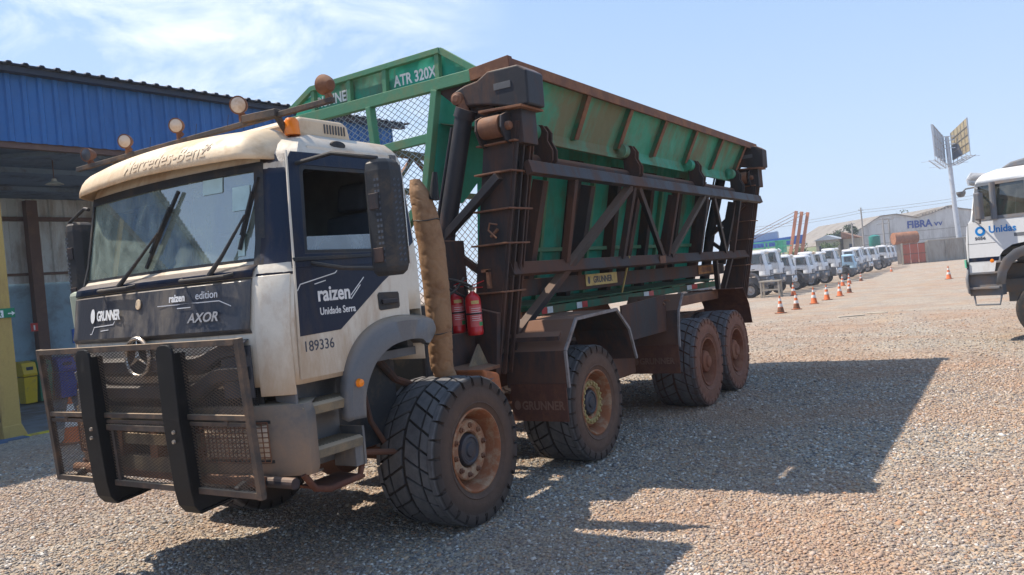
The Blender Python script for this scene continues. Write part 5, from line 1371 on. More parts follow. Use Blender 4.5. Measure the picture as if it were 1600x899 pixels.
W(MB().prism([(X0, .2, 5.12), (X1, .2, 5.12), (X1, 6.05, 4.98), (X0, 6.05, 4.98)], (0, 0, .03))).build('ceiling_sheet', 'roof_under', wh)
mb = MB()
for y in (1.9, 4.2): mb.box(X0, X1, y, y + .06, 4.90, 5.0)
for x in (-24, -17.5, -11, -4.5, 2.0):
    mb.beam((x, .3, 5.05), (x + 3, 3.0, 4.95), .06, .08).beam((x + 3, 3.0, 4.95), (x + 6, .3, 5.05), .06, .08)
for x in (-24, -17.5, -11, -4.5, 0.13, 6.6): mb.beam((x, .2, 5.02), (x, 5.9, 4.84), .12, .16)
W(mb).build('roof_beam', 'roof_under', wh)
for x in (-27.0, -20.2, -13.4, -6.65, -.04, 6.85):
    c_ = MB().box(x - .15, x + .15, -.15, .20, .02, 5.05)
    co = W(c_).build('column', 'column_yellow', wh, bevel=.012)
    W(MB().prism([(x - .15, -.16, .0), (x + .24, -.16, .0), (x + .15, -.16, .22), (x - .15, -.16, .22)], (0, .3, 0))).build('column_foot', 'column_yellow', co, bevel=.01)
    W(MB().box(x - .155, x - .152, -.10, .15, .3, 1.9)).build('column_side_strip', 'column_brown', co)  # thin brown strip over part of the column's side face
for x in (-23.5, -16.8, -10.1, -3.4, 3.15, 9.2):
    W(MB().box(x - .13, x + .13, 5.62, 5.84, .0, 4.9)).build('wall_post', 'column_brown', wh, bevel=.01)
# signs
ex = W(MB().box(-.24, .16, -.172, -.158, 2.04, 2.20)).build('exit_sign', 'sign_green', wh)
tag(ex)
au = Mx.to_3x3() @ Vector((1, 0, 0))
def wtext(body, x, y, z, size, mat, par, sx=1.0, bold=.0):
    return text('lettering', body, mat, par, Mx @ Vector((x, y, z)), au, (0, 0, 1), size, .001, bold, sx)
arw = MB().prism([(.05, -.174, 2.10), (.11, -.174, 2.10), (.11, -.174, 2.07), (.16, -.174, 2.11), (.11, -.174, 2.15), (.11, -.174, 2.12), (.05, -.174, 2.12)], (0, -.002, 0))
W(arw).build('arrow', 'sticker_white', ex)
mb = MB().prism([(-.14, -.174, 2.05), (-.02, -.174, 2.05), (-.02, -.174, 2.17), (-.14, -.174, 2.17)], (0, -.001, 0)); W(mb).build('sign_panel', 'sticker_white', ex)
mb = MB().lathe([(.018, 0), (.0, 0)], 10, (-.08, -.1765, 2.145), 'y').prism([(-.10, -.1765, 2.06), (-.085, -.1765, 2.06), (-.075, -.1765, 2.09), (-.055, -.1765, 2.06), (-.045, -.1765, 2.065), (-.065, -.1765, 2.105), (-.045, -.1765, 2.13), (-.09, -.1765, 2.13)], (0, -.001, 0)); W(mb).build('running_figure', 'sign_green', ex)
fs = W(MB().box(2.86, 3.02, 5.595, 5.61, 1.72, 1.92)).build('fire_sign', 'sign_red', wh)
W(MB().box(2.92, 2.955, 5.59, 5.594, 1.75, 1.87)).build('sign_symbol', 'sticker_white', fs)
bs = W(MB().box(4.14, 4.50, 5.97, 5.985, 1.76, 2.10)).build('notice_board', 'sign_blue', wh)
W(MB().box(4.18, 4.46, 5.965, 5.969, 1.90, 1.92).box(4.18, 4.40, 5.965, 5.969, 1.84, 1.86)).build('notice_lines', 'sticker_white', bs)
bs = W(MB().box(3.98, 4.50, 5.97, 5.985, 1.32, 1.68)).build('notice_board', 'sign_blue', wh)
W(MB().box(4.04, 4.44, 5.965, 5.969, 1.50, 1.52).box(4.20, 4.40, 5.965, 5.969, 1.40, 1.47).box(4.04, 4.34, 5.965, 5.969, 1.56, 1.58)).build('notice_lines', 'sticker_white', bs)
lm = MB().lathe([(0, 0), (.04, 0), (.05, -.05), (.13, -.09), (.17, -.11)], 24, tuple(Mx @ Vector((1.75, 1.4, 4.72))), 'z')
lo = lm.build('pendant_lamp', plain('lamp_shade_metal', (.5, .5, .45), .5), None, smooth=True, solid=.004)
tag(lo, 'pale pendant lamp hanging under the warehouse roof', 'lamp')
mb = MB().tube([tuple(Mx @ Vector((1.75, 1.4, 4.72))), tuple(Mx @ Vector((1.75, 1.4, 5.1)))], .01, 6).build('lamp_rod', 'column_brown', lo)
# floor
fl_ = MB().box(-30, 10.3, -.12, 6.0, -.05, .012); W(fl_)
tag(fl_.build('floor', 'floor_concrete'), kind='structure')
fl_ = MB().box(-30, -.28, -.55, -.10, -.05, .022).box(-.35, .1, -.42, -.16, -.05, .018); W(fl_)
tag(fl_.build('floor_margin', 'floor_blue'), kind='structure')
fl_ = MB().box(.12, .52, -.30, -.16, -.05, .026); W(fl_)
tag(fl_.build('floor_line', 'line_yellow'), kind='structure')

def wheelie(x, w, colr, lab):
    c = Mx @ Vector((x, 5.55, .012))
    e = empty('recycling_bin', c, lab, 'bin', 'coloured recycling bins along the warehouse wall', rz=WR)
    b = MB(); h = .92
    b.prism([(x - w / 2 * .84, 5.40, .05), (x + w / 2 * .84, 5.40, .05), (x + w / 2 * .84, 5.72, .05), (x - w / 2 * .84, 5.72, .05)], (0, 0, .01))
    lo_ = [(x - w / 2 * .84, 5.40), (x + w / 2 * .84, 5.40), (x + w / 2 * .84, 5.72), (x - w / 2 * .84, 5.72)]
    hi_ = [(x - w / 2, 5.34), (x + w / 2, 5.34), (x + w / 2, 5.76), (x - w / 2, 5.76)]
    b.add([(a, b_, .04) for a, b_ in lo_] + [(a, b_, .66) for a, b_ in hi_] , [(0, 1, 5, 4), (1, 2, 6, 5), (2, 3, 7, 6), (3, 0, 4, 7), (3, 2, 1, 0), (4, 5, 6, 7)])
    W(b).build('body', 'bin_' + colr, e, bevel=.02)
    l = MB().prism([(x - w / 2 - .01, 5.33, .675), (x - w / 2 - .01, 5.32, .74), (x - w / 2 - .01, 5.40, 1.0), (x - w / 2 - .01, 5.74, 1.04), (x - w / 2 - .01, 5.77, .675)], (w + .02, 0, 0))
    lid = W(l).build('lid', 'bin_' + colr, e, bevel=.02)
    W(MB().box(x - w * .25, x + w * .25, 5.345, 5.36, .80, .90)).build('flap', 'roof_dark', lid)
wheelie(2.64, .30, 'yellow', 'yellow recycling bin against the warehouse wall, beside the ochre column')
wheelie(2.98, .30, 'green', 'dark green recycling bin between the yellow and the blue bin')
wheelie(3.50, .42, 'blue', 'blue recycling bin seen through the front guard mesh')
wheelie(3.96, .34, 'red', 'red recycling bin last in the row seen through the guard mesh')

# ---- traffic cones
def make_cone():
    e = bpy.data.objects.new('traffic_cone', None); col.objects.link(e); e.empty_display_size = .1
    def r(z): return .125 - .107 * (z / .62)
    MB().box(-.155, .155, -.155, .155, 0, .03).build('base', 'cone_mud', e, bevel=.012)
    def seg(z0, z1, mat, nm, o=0.0): MB().lathe([(r(z0) + o, z0), (r(z1) + o, z1)], 24, (0, 0, 0), 'z').build(nm, mat, e, smooth=True)
    MB().lathe([(.135, .03), (r(.045), .045), (r(.62), .62), (.0, .625)], 24, (0, 0, 0), 'z').build('cone_body', 'cone_orange', e, smooth=True, angle=40)
    seg(.23, .34, 'cone_white', 'reflective_band', .003); seg(.44, .53, 'cone_white', 'reflective_band', .003); seg(.04, .21, 'cone_mud', 'muddy_skirt', .003)
    return e
cone0 = make_cone(); used = False
def cone(x, y, z, lab, s=1.0, group='traffic cones set out on the gravel', rx=0, upper=True, drop=None):
    global used
    c = cone0 if not used else copy_tree(cone0)
    used = True
    c.location = (x, y, z); c.scale = (s, s, s); c.rotation_euler = (rx, 0, random.uniform(0, 1.5))
    c['label'] = lab; c['category'] = 'cone'; c['group'] = group
    if 'bright' in lab or 'small' in lab or 'tiny' in lab or 'third' in lab or 'fourth' in lab or 'fifth' in lab or 'mouth' in lab:
        for ch in list(c.children):
            if ch.name.startswith('muddy_skirt') and c is not cone0: bpy.data.objects.remove(ch)
    return c
CONES = [(25.60, 3.95, terrain(25.6, 0), 1.02, 'muddy orange and white cone, nearest of the diagonal line and closest to the big truck'),
         (28.00, 3.92, terrain(28.0, 0), 1.04, 'second cone of the diagonal line, counted from the big truck'),
         (32.60, 4.20, terrain(32.6, 0), 1.15, 'third cone of the diagonal line, counted from the big truck'),
         (36.30, 4.36, terrain(36.3, 0), 1.15, 'fourth cone of the diagonal line, just before its brighter neighbour'),
         (40.80, 4.56, terrain(40.8, 0), 1.15, 'fifth cone of the diagonal line, second from its far end'),
         (45.40, 4.85, terrain(45.4, 0), 1.10, 'cone at the far end of the diagonal line'),
         (47.00, 8.40, terrain(47.0, 0), 1.25, 'orange cone with white bands in front of the third parked white lorry'),
         (62.00, 8.10, terrain(62.0, 0), 1.35, 'small orange cone beyond the line, left of a close pair'),
         (65.50, 8.20, terrain(65.5, 0), 1.35, 'small orange cone beyond the line, right of a close pair'),
         (72.00, 8.30, terrain(72.0, 0), 1.20, 'distant orange cone before the middle of the lorry row'),
         (95.00, 8.60, terrain(95.0, 0), 1.10, 'farthest tiny orange cone near the end of the lorry row'),
         (60.50, 0.65, terrain(60.5, 0), 1.45, 'lone bright orange cone near the pale billboard pole and the white lorry')]
for x, y, z, s, lab in CONES: cone(x, y, z, lab, s * 1.05)
p = Mx @ Vector((.0, -2.15, 0)); cone(p.x, p.y, 0.0, 'orange cone with white bands at the warehouse mouth, seen through the guard mesh', 1.15, 'traffic cones set out on the gravel')

# ---- fleet lorries
M['lorry_tyre'] = paint('lorry_tyre_rubber', (0.03, 0.03, 0.032), 0.8, dirt=(0.12, 0.08, 0.055), amount=0.35, scale=8)
M['lorry_rim'] = paint('lorry_rim_steel', (0.40, 0.38, 0.36), 0.6, dirt=(0.25, 0.14, 0.09), amount=0.4, scale=8)
def lorry_wheel(e, x, y, r=.50):
    w = bpy.data.objects.new('wheel', None); col.objects.link(w); w.empty_display_size = .1
    MB().lathe([(.29, .03), (.30, .0), (.38, -.012), (.45, .0), (r - .02, .02), (r, .05), (r, .25), (r - .02, .28), (.3, .3)], 40).build('tyre', 'lorry_tyre', w, smooth=True, angle=40)
    MB().lathe([(.30, .02), (.285, .02), (.27, .10), (.20, .12), (.12, .10), (.10, .03), (.0, .02)], 32).build('rim', 'lorry_rim', w, smooth=True, angle=35)
    for ch in w.children: ch.matrix_parent_inverse = Matrix.Identity(4)
    w.parent = e; w.location = (x, y - YC, r); w.rotation_euler = (0, 0, 0 if y < YC else math.pi)
def make_lorry(low=False, deflector=False):
    e = bpy.data.objects.new('cab_lorry', None); col.objects.link(e); e.location = (0, YC, 0)
    cabo = cab_shell().build('cab', 'lorry_white', e, smooth=True, angle=40, solid=.012)
    MB().box(-.36, -.28, .22, 2.58, 1.46, 2.90).box(-1.5, -.3, .25, 2.55, 1.38, 1.46).build('cab_lining', 'interior', cabo)
    mb = MB()
    for yy in (.62, 2.1): mb.box(-.90, -.42, yy - .25, yy + .25, 1.62, 1.78).box(-.50, -.36, yy - .25, yy + .25, 1.76, 2.55)
    mb.build('seat', 'seat', cabo, bevel=.04)
    MB().grid([[front(-.80 + 1.6 * i / 14, 2.15 + .63 * j / 3, .003) for i in range(15)] for j in range(4)]).build('windscreen', 'lorry_glass', e, smooth=True)
    MB().grid([[front(-.78 + 1.56 * i / 14, z, .02) for i in range(15)] for z in (1.38, 1.50, 1.72)]).build('grille', 'lorry_grey', e, solid=.02)
    mb = MB()
    for z in (1.40, 1.50, 1.60): mb.grid([[front(-.70 + 1.4 * i / 12, zz, .045) for i in range(13)] for zz in (z, z + .04)])
    mb.build('grille_slats', 'galv', e, solid=.008)
    MB().grid([[front(-.80 + 1.6 * i / 14, z, .016) for i in range(15)] for z in (2.075, 2.15)]).build('scuttle_panel', 'lorry_grey', e, solid=.01)
    rows = [[front(-1 + 2 * i / 30, z, o) for i in range(31)] for z, o in ((.80, .0), (.84, .05), (1.08, .06), (1.30, .02))]
    MB().grid(rows).build('bumper', 'lorry_grey', e, smooth=True, solid=.02)
    for s in (-1, 1):
        MB().grid([[front(s * (.62 + .25 * i / 4), z, .068) for i in range(5)] for z in (.93, 1.12)]).build('headlight', 'chrome', e, solid=.01)
        side_plate([(-1.32, 2.17), (-1.26, 2.75), (-.50, 2.76), (-.48, 2.17)], s, -.004, .006).build('window', 'lorry_glass', e)
        O_ = [(-1.36, 2.13), (-1.29, 2.79), (-.46, 2.80), (-.44, 2.13)]; I_ = [(-1.30, 2.19), (-1.24, 2.74), (-.50, 2.75), (-.49, 2.19)]
        n = 4; mb = MB(); vv = [side(x, z, s, .012) for x, z in O_] + [side(x, z, s, .012) for x, z in I_]
        mb.add(vv, [(i, (i + 1) % n, n + (i + 1) % n, n + i) for i in range(n)]); mb.build('window_frame', 'lorry_grey', e, solid=.01)
        pr = [(-1.02, .98), (-.98, 1.24), (-.88, 1.44), (-.70, 1.58), (-.48, 1.65), (-.22, 1.65), (-.14, 1.50)]
        inn_ = [(-.88, .98), (-.84, 1.18), (-.75, 1.33), (-.62, 1.43), (-.45, 1.48), (-.30, 1.47), (-.26, 1.42)]
        MB().grid([[Vector((x, YC + s * 1.24, z)) for x, z in pr], [Vector((x, YC + s * 1.32, z - .01)) for x, z in pr], [Vector((x, YC + s * 1.32, z)) for x, z in inn_]]).build('fender', 'lorry_grey', e, smooth=True, angle=40, solid=.015)
        mb = MB()
        ya, yb_ = sorted((YC + s * 1.02, YC + s * 1.20)); mb.box(-1.52, -.98, ya, yb_, .78, 1.36)
        yc_, yd = sorted((YC + s * 1.18, YC + s * 1.27)); mb.box(-1.50, -1.0, yc_, yd, 1.17, 1.21); mb.box(-1.50, -1.0, yc_, yd, .90, .94)
        mb.build('step', 'lorry_grey', e, bevel=.006)
        mb = MB().tube([(-1.45, YC + s * 1.2, .78), (-1.42, YC + s * 1.24, .62), (-1.02, YC + s * 1.24, .62), (-1.0, YC + s * 1.2, .78)], .018, 8); mb.build('lower_step', 'lorry_grey', e)
        y_ = YC + s * 1.45
        mo_ = MB().box(-1.20, -1.10, y_ - .09, y_ + .09, 2.14, 2.62).build('mirror', 'lorry_grey', e, bevel=.02)
        MB().tube([(-1.30, YC + s * 1.16, 2.74), (-1.15, y_, 2.68), (-1.15, y_, 2.58)], .015, 6).tube([(-1.34, YC + s * 1.22, 2.14), (-1.15, y_, 2.08), (-1.15, y_, 2.14)], .015, 6).build('mirror_arm', 'lorry_grey', mo_)
        side_plate([(-.70, 1.80), (-.70, 1.86), (-.50, 1.86), (-.50, 1.80)], s, .012, .006).build('handle', 'lorry_grey', e)
        mb = MB()
        for a, b in (((-1.47, 1.38), (-1.44, 2.10)), ((-.40, 1.72), (-.40, 2.84)), ((-1.47, 1.72), (-1.0, 1.72))): mb.beam(side(a[0], a[1], s, .008), side(b[0], b[1], s, .008), .010, .004, up=(0, 1, 0))
        mb.build('door_gap', 'lorry_grey', e)
    MB().grid([[Vector((-1.56 + .1 * (abs(i - 7) / 7) ** 2, YC + (i - 7) / 7 * 1.05, 2.80)) for i in range(15)], [Vector((-1.58 + .1 * (abs(i - 7) / 7) ** 2, YC + (i - 7) / 7 * 1.06, 2.90)) for i in range(15)], [Vector((-1.40, YC + (i - 7) / 7 * 1.04, 3.02)) for i in range(15)]]).build('sun_visor', 'lorry_white', e, smooth=True, solid=.012)
    if deflector:
        MB().prism([(-.98, .5, 3.02), (-.80, .5, 3.12), (-.30, .5, 3.20), (-.25, .5, 3.02)], (0, 1.8, 0)).build('roof_deflector', 'lorry_grey', e, bevel=.03)
    mb = MB()
    for y in (1.0, 1.8): mb.box(-1.3, 5.6, y - .04, y + .04, .78, 1.02)
    mb.box(-1.2, .3, 1.04, 1.76, .6, 1.3); mb.tube([(0, .3, .5), (0, 2.5, .5)], .07, 10).tube([(4.0, .3, .5), (4.0, 2.5, .5)], .09, 10)
    mb.build('chassis', 'lorry_grey', e)
    MB().box(.9, 1.9, .35, .95, .60, 1.05).build('tank', 'galv', e, bevel=.04)
    for x in (-.30, 4.0):
        for y in (.16, 2.64): lorry_wheel(e, x, y)
    for ch in e.children:
        pass
    return e
def place(e, x, y, z, rz, s=1.0, sz=None):
    # origin stays at the cab's ground centre
    e.location = (x, y, z); e.rotation_euler = (0, 0, rz); e.scale = (s, s, sz or s)
lor = make_lorry()
row = [('white lorry cab nearest in the parked row, beside the grey trestle', 48.7, 1.0, 1.02, 0),
       ('white lorry with a tall cab, second in the parked row', 52.6, 1.0, 1.06, 0),
       ('low white lorry with a dark grille, third in the row', 56.4, .95, .92, 0),
       ('low white lorry fourth in the row, left of the tan visored one', 60.4, .95, .90, 0),
       ('white lorry with a tan faded sun visor, fifth in the row', 65.0, 1.0, .99, 1),
       ('white lorry directly right of the tan visored one', 69.4, .98, .98, 0),
       ('tall white lorry left of the small light blue one', 73.8, 1.0, 1.06, 0),
       ('small light blue tinted lorry in the middle of the row', 78.6, .92, .82, 2),
       ('white lorry just past the small pale blue one', 82.6, .98, .98, 0),
       ('white lorry second past the small pale blue one', 86.8, 1.0, 1.0, 0),
       ('white lorry third past the small pale blue one', 91.2, 1.0, 1.04, 0),
       ('white lorry below the dark green round tank', 96.2, 1.0, 1.0, 0),
       ('white lorry fourth from the far end of the row', 101.5, 1.0, 1.0, 0),
       ('white lorry third from the far end of the row', 107.5, 1.0, 1.03, 0),
       ('white lorry next to last at the far end of the row', 114, 1.0, 1.0, 0),
       ('boxy white lorry at the far end of the row by the red gate', 123, .95, .97, 3)]
lab_white = []
placed = False
M['tan_visor'] = M['visor']
M['pale_blue'] = paint('pale_blue_paint', (0.42, 0.60, 0.72), 0.35, dirt=(0.4, 0.35, 0.3), amount=0.2, scale=2, coat=.3)
lorries = []
rr = random.Random(5)
for i, (lab, x, s_, sz, kind) in enumerate(row): lorries.append(copy_tree(lor) if i else lor)
for i, (e, (lab, x, s_, sz, kind)) in enumerate(zip(lorries, row)):
    yy = 11.65 + rr.uniform(-.35, .35) + .010 * (x - 48) - (.9 if kind == 2 else 0)
    place(e, x, yy, terrain(x, yy), R(97 + rr.uniform(-5, 5)), s_, sz)
    e['label'] = lab; e['category'] = 'lorry'; e['group'] = 'white lorries parked side by side in a row'
    for ch in list(e.children):
        if kind == 1 and ch.name.startswith('sun_visor'):
            ch.data = ch.data.copy(); ch.data.materials[0] = M['visor']
        if kind == 2 and ch.name.startswith('cab'): ch.data = ch.data.copy(); ch.data.materials[0] = M['pale_blue']
        if (kind in (2, 3) or i in (3, 9)) and ch.name.startswith('sun_visor'): bpy.data.objects.remove(ch)
        elif i in (2, 6, 11) and ch.name.startswith('bumper'): ch.data = ch.data.copy(); ch.data.materials[0] = M['lorry_white']

# rental lorry at the right edge
ul = make_lorry(deflector=True)
UX, UY, UR = 12.44, -4.72, R(-110)
for ch in list(ul.children):
    pass
fpu = [ch for ch in ul.children if ch.name.startswith('cab')][0]
door_u = side_plate([(-1.478, 1.20), (-1.06, 1.20), (-1.02, 1.385), (-.90, 1.56), (-.74, 1.66), (-.42, 1.71), (-.42, 2.10), (-1.44, 2.10)], -1, .009, .006).build('door', 'lorry_white', ul)
mb = MB().prism([tuple(side(-1.24 + .085 * math.cos(t), 1.94 + .085 * math.sin(t), -1, .012)) for t in [2 * math.pi * k / 28 for k in range(28)]], (0, -.002, 0)).build('round_mark', 'unidas_blue', door_u)
MB().prism([tuple(side(-1.24 + .042 * math.cos(t), 1.94 + .042 * math.sin(t), -1, .015)) for t in [2 * math.pi * k / 20 for k in range(20)]], (0, -.002, 0)).build('mark_centre', 'lorry_white', mb)
text('lettering', 'Unidas', 'unidas_blue', door_u, side(-1.10, 1.90, -1, .012), (1, 0, 0), (0, 0, 1), .17, .001, .004, .95)
text('lettering', '5056', 'ink', door_u, side(-1.34, 1.79, -1, .012), (1, 0, 0), (0, 0, 1), .07, .001, .002, 1.3)
MB().prism([tuple(side(x, z, -1, .011)) for x, z in ((-1.47, 1.40), (-.98, 1.40), (-.96, 1.47), (-1.47, 1.47))], (0, -.002, 0)).build('navy_stripe', 'navy', door_u)
MB().grid([[front(-f, z, .055) for f in (.55, .65, .75, .85, .95, 1.0)] for z in (1.30, 1.36, 1.44)]).build('green_corner', 'light_green', ul, solid=.012)
MB().tube([front(-.85, 2.75, .0), front(-.85, 2.74, .14), front(-.82, 2.68, .20)], .015, 8).lathe([(0, 0), (.05, .01), (.075, .06), (.08, .10)], 16, tuple(front(-.82, 2.60, .20)), 'z').build('front_mirror', 'lorry_grey', ul)
MB().box(-1.30, -1.26, .16, .165, 0, 0).tube([(-.98, .12, 2.13), (-.98, .12, 2.78)], .05, 10).build('window_bar', 'lorry_grey', ul)
MB().lathe([(0, -.02), (.03, -.015), (.035, 0)], 12, (-1.06, .075, 1.40), 'y').build('marker_lamp', 'amber', ul)
place(ul, UX, UY, .06, UR, 1.0)
tag(ul, 'white rental lorry with a blue ring logo on its door at the right edge', 'lorry')

# ---- grey trestle and planks
TX, TY, TZ = 46.4, 9.6, terrain(46.4, 0)
tb = empty('trestle', (TX, TY, TZ), 'low grey timber trestle standing by the nearest parked lorry', 'trestle')
MB().box(TX - .4, TX + .4, TY - .65, TY + .65, TZ + 1.0, TZ + 1.08).build('top', 'wood_grey', tb)
for dx in (-.32, .32):
    for dy in (-.55, .55): MB().beam((TX + dx, TY + dy, TZ + 1.0), (TX + dx, TY + dy, TZ), .10, .10).build('leg', 'wood_grey', tb)
    MB().beam((TX + dx, TY - .55, TZ + .5), (TX + dx, TY + .55, TZ + .5), .08, .08).build('rail', 'wood_grey', tb)
for (x, y, l, a, lab) in ((21.4, .8, .40, .5, 'short pale plank lying on the gravel, nearer the truck shadow'), (22.4, .2, .30, -.2, 'short pale plank lying on the gravel, nearer the white rental lorry'), (46.0, 11.3, 1.6, .1, 'long pale plank on the ground before the nearest parked lorry')):
    z = terrain(x, y)
    tag(MB().beam((x - l * math.sin(a), y + l * math.cos(a), z + .02), (x + l * math.sin(a), y - l * math.cos(a), z + .02), .10, .03).build('plank', plain('pale_wood', (.55, .48, .38), .8), bevel=.004), lab, 'plank', 'planks lying on the yard')

gt = empty('yard_gate', (126.5, 9.2, -1.0), 'orange red sheet metal yard gate at the end of the lorry row', 'gate')
a = Vector((125.6, 10.7, -1.0)); b = Vector((127.5, 7.7, -1.0)); d = (b - a)
for k in range(3):
    p = a + d * (k / 3 + .01); q = a + d * ((k + 1) / 3 - .01)
    lf = MB().beam(p + Vector((0, 0, 1.5)), q + Vector((0, 0, 1.5)), .04, 2.95).build('gate_leaf', 'gate_red', gt)
    for z in (.12, 1.5, 2.95): MB().beam(p + Vector((-.06, -.04, z)), q + Vector((-.06, -.04, z)), .06, .10).build('gate_rail', 'rust', lf)
for k in (0, 1): MB().beam(a + d * k, a + d * k + Vector((0, 0, 3.15)), .25, .25).build('gate_post', 'house_wall', gt)
w0 = Vector((127.6, 7.5, -1.05)); w1 = Vector((137, -8.5, -1.05))
bw = MB().beam(w0 + Vector((0, 0, 1.6)), w1 + Vector((0, 0, 1.6)), .2, 3.2).build('block_wall', 'concrete_wall'); tag(bw, 'low grey brown block wall between the red gate and the white lorry', 'wall')
MB().beam(w0 + Vector((0, 0, 3.25)), w1 + Vector((0, 0, 3.25)), .32, .09).build('coping', 'house_wall', bw)
for k in range(8): q = w0.lerp(w1, k / 7); MB().beam(q + Vector((-.14, -.08, .0)), q + Vector((-.14, -.08, 3.12)), .24, .24).build('wall_pier', 'concrete_wall', bw)
tn = empty('water_tank', (130.3, 10.7, -1.0), 'rusty orange cylindrical tank lying above the red gate', 'tank')
c0 = Vector((129.4, 12.2, 2.95)); c1 = Vector((131.3, 9.18, 2.95)); MB().tube([c0, c1], .92, 28).build('tank_body', 'tank_rust', tn, smooth=True, angle=50, bevel=.03)
for t_ in (.2, .8): q = c0.lerp(c1, t_); MB().beam(q - Vector((0, 0, .8)), Vector((q.x, q.y, -1.02)), .5, .5).build('tank_stand', 'concrete_wall', tn)
tn = empty('water_tank', (134.45, 15.5, -1.0), 'dark green round tank standing behind the lorry row', 'tank')
MB().lathe([(0, 3.95), (.4, 3.9), (.86, 3.72), (.86, 2.2), (.8, 2.1)], 24, (134.45, 15.5, 0), 'z').build('tank_body', 'tank_green', tn, smooth=True, angle=40)
MB().box(133.7, 135.2, 14.7, 16.3, -1.05, 2.12).build('tank_stand', 'concrete_wall', tn)

# ---- factory hall with lettering
fa = Vector((155.3, 23.7, 0)); fb = Vector((173.4, -4.9, 0)); fu = (fb - fa).normalized()
bk = Vector((-fu.y, fu.x, 0))
if bk.x < 0: bk = -bk
def hx(y): return (y - 23.7) / fu.y
prof = [(0, -1.1), (0, 3.2), (hx(22.4), 4.7), (hx(19.4), 6.55), (hx(17.6), 7.65), (hx(15.1), 7.75), (hx(11.8), 6.75), (hx(9.4), 7.3), (hx(7.0), 8.35), (hx(4.4), 7.6), (hx(0), 6.6), (hx(-4.9), 5.6), (hx(-4.9), -1.1)]
hall = empty('factory_hall', fa.lerp(fb, .5), 'long pale grey factory hall with blue lettering on its gable wall', 'building')
MB().prism([fa + fu * x + Vector((0, 0, z)) for x, z in prof], bk * .3).build('gable_wall', 'grey_hall', hall)
top = prof[1:-1]
MB().grid([[fa + fu * x + Vector((0, 0, z + .06)) + bk * dd for x, z in top] for dd in (-.25, 30)]).build('roof', 'hall_roof', hall, solid=.14)
for z in (2.6, 4.3): MB().beam(fa + fu * .2 + Vector((0, 0, z)) - bk * .03, fb + Vector((0, 0, z)) - bk * .03, .05, .07).build('wall_seam', 'hall_roof', hall)
def htext(body, y, z, size, bold, sx=1.0): text('lettering', body, 'letter_blue', hall, fa + fu * hx(y) + Vector((0, 0, z)) - bk * .06, fu, (0, 0, 1), size, .02, bold, sx)
htext('FIBRA', 13.5, 4.95, 1.85, .06, 1.0); htext('vv', 9.2, 4.95, 1.5, .015, 1.2)
mb = MB()
for k in range(11):
    q0 = fa + fu * (hx(11.0) + k * .62) + Vector((0, 0, 7.25 + .12 * k)); mb.beam(q0 - bk * .3, q0 + bk * 3, .16, .34)
mb.build('roof_rib', 'hall_roof', hall)
h1 = empty('small_house', (138, 23.4, -1.0), 'small beige house with a pale roof behind the lorry row', 'house')
MB().box(137.2, 142, 21.4, 25.0, -1.1, 4.0).build('wall', 'house_wall', h1); MB().prism([(136.9, 21.0, 3.9), (136.9, 23.2, 4.7), (136.9, 25.4, 3.9)], (5.4, 0, 0)).build('roof', 'pale_roof', h1)
for y in (22.0, 23.7): MB().box(137.15, 137.18, y, y + .8, 1.8, 3.0).build('window', 'roof_dark', h1)
h2 = empty('small_house', (139.3, 20.0, -1.0), 'brownish low shed roofed house just left of the factory hall', 'house')
MB().box(138.6, 143, 18.3, 20.9, -1.1, 3.9).build('wall', 'house_wall', h2); MB().prism([(138.3, 18.1, 3.8), (138.3, 21.1, 3.8), (138.3, 21.1, 5.0)], (5, 0, 0)).build('roof', 'rust', h2)
MB().box(138.55, 138.58, 19.2, 20.0, 1.8, 2.9).build('window', 'roof_dark', h2)
h3 = empty('storage_shed', (128.5, 29, -1.0), 'long open shed with a blue striped roof behind the lorries', 'shed')
r0, r1 = Vector((125.6, 34.5, 3.55)), Vector((130.6, 25.3, 3.70))
MB().prism([r0, r1, r1 + Vector((.3, 0, 1.4)), r0 + Vector((.3, 0, .95))], (5, 1, 0)).build('roof', 'blue_roof', h3)
mb = MB()
for k in range(18):
    p0 = r0.lerp(r1, (k + .3) / 18) + Vector((-.08, -.04, 0)); mb.beam(p0, p0 + Vector((.3, .35, 1.0)), .2, .06)
mb.build('roof_stripe', 'letter_blue', h3)
for k in range(4): p0 = r0.lerp(r1, .05 + .3 * k) + Vector((.6, .1, 0)); MB().beam(Vector((p0.x, p0.y, -1.1)), p0, .3, .3).build('post', 'concrete_pole', h3)
MB().prism([(128.5, 35.5, 4.6), (131.5, 29.8, 4.9), (131.5, 29.8, 6.1), (128.5, 35.5, 5.6)], (5, 1, 0)).build('rear_roof', 'pale_roof', h3)
# inclined orange posts with stay cables
for k, (t, b, lab) in enumerate((((104.1, 20.4, 7.6), (103.65, 21.1, 4.0), 'leftmost of three leaning orange posts rising behind the lorries'), ((104.5, 19.8, 7.45), (104.05, 20.5, 3.9), 'middle one of three leaning orange posts rising behind the lorries'), ((104.95, 19.15, 7.3), (104.45, 19.85, 3.7), 'rightmost of three leaning orange posts rising behind the lorries'))):
    t = Vector(t); b = Vector(b); foot = b + (b - t) * 1.36; foot.z = -1.02
    e = tag(MB().beam(t, foot, .36, .36, up=(1, 0, 0)).build('leaning_post', 'orange_post', bevel=.01), lab, 'post', 'leaning orange posts with stay cables')
    MB().tube([t, Vector((101.0, 25.3, 5.2 - .35 * k))], .035, 5).tube([Vector((101.0, 25.3, 5.2 - .35 * k)), Vector((98.0, 31, -1.0))], .035, 5).build('stay_cable', 'rust', e)
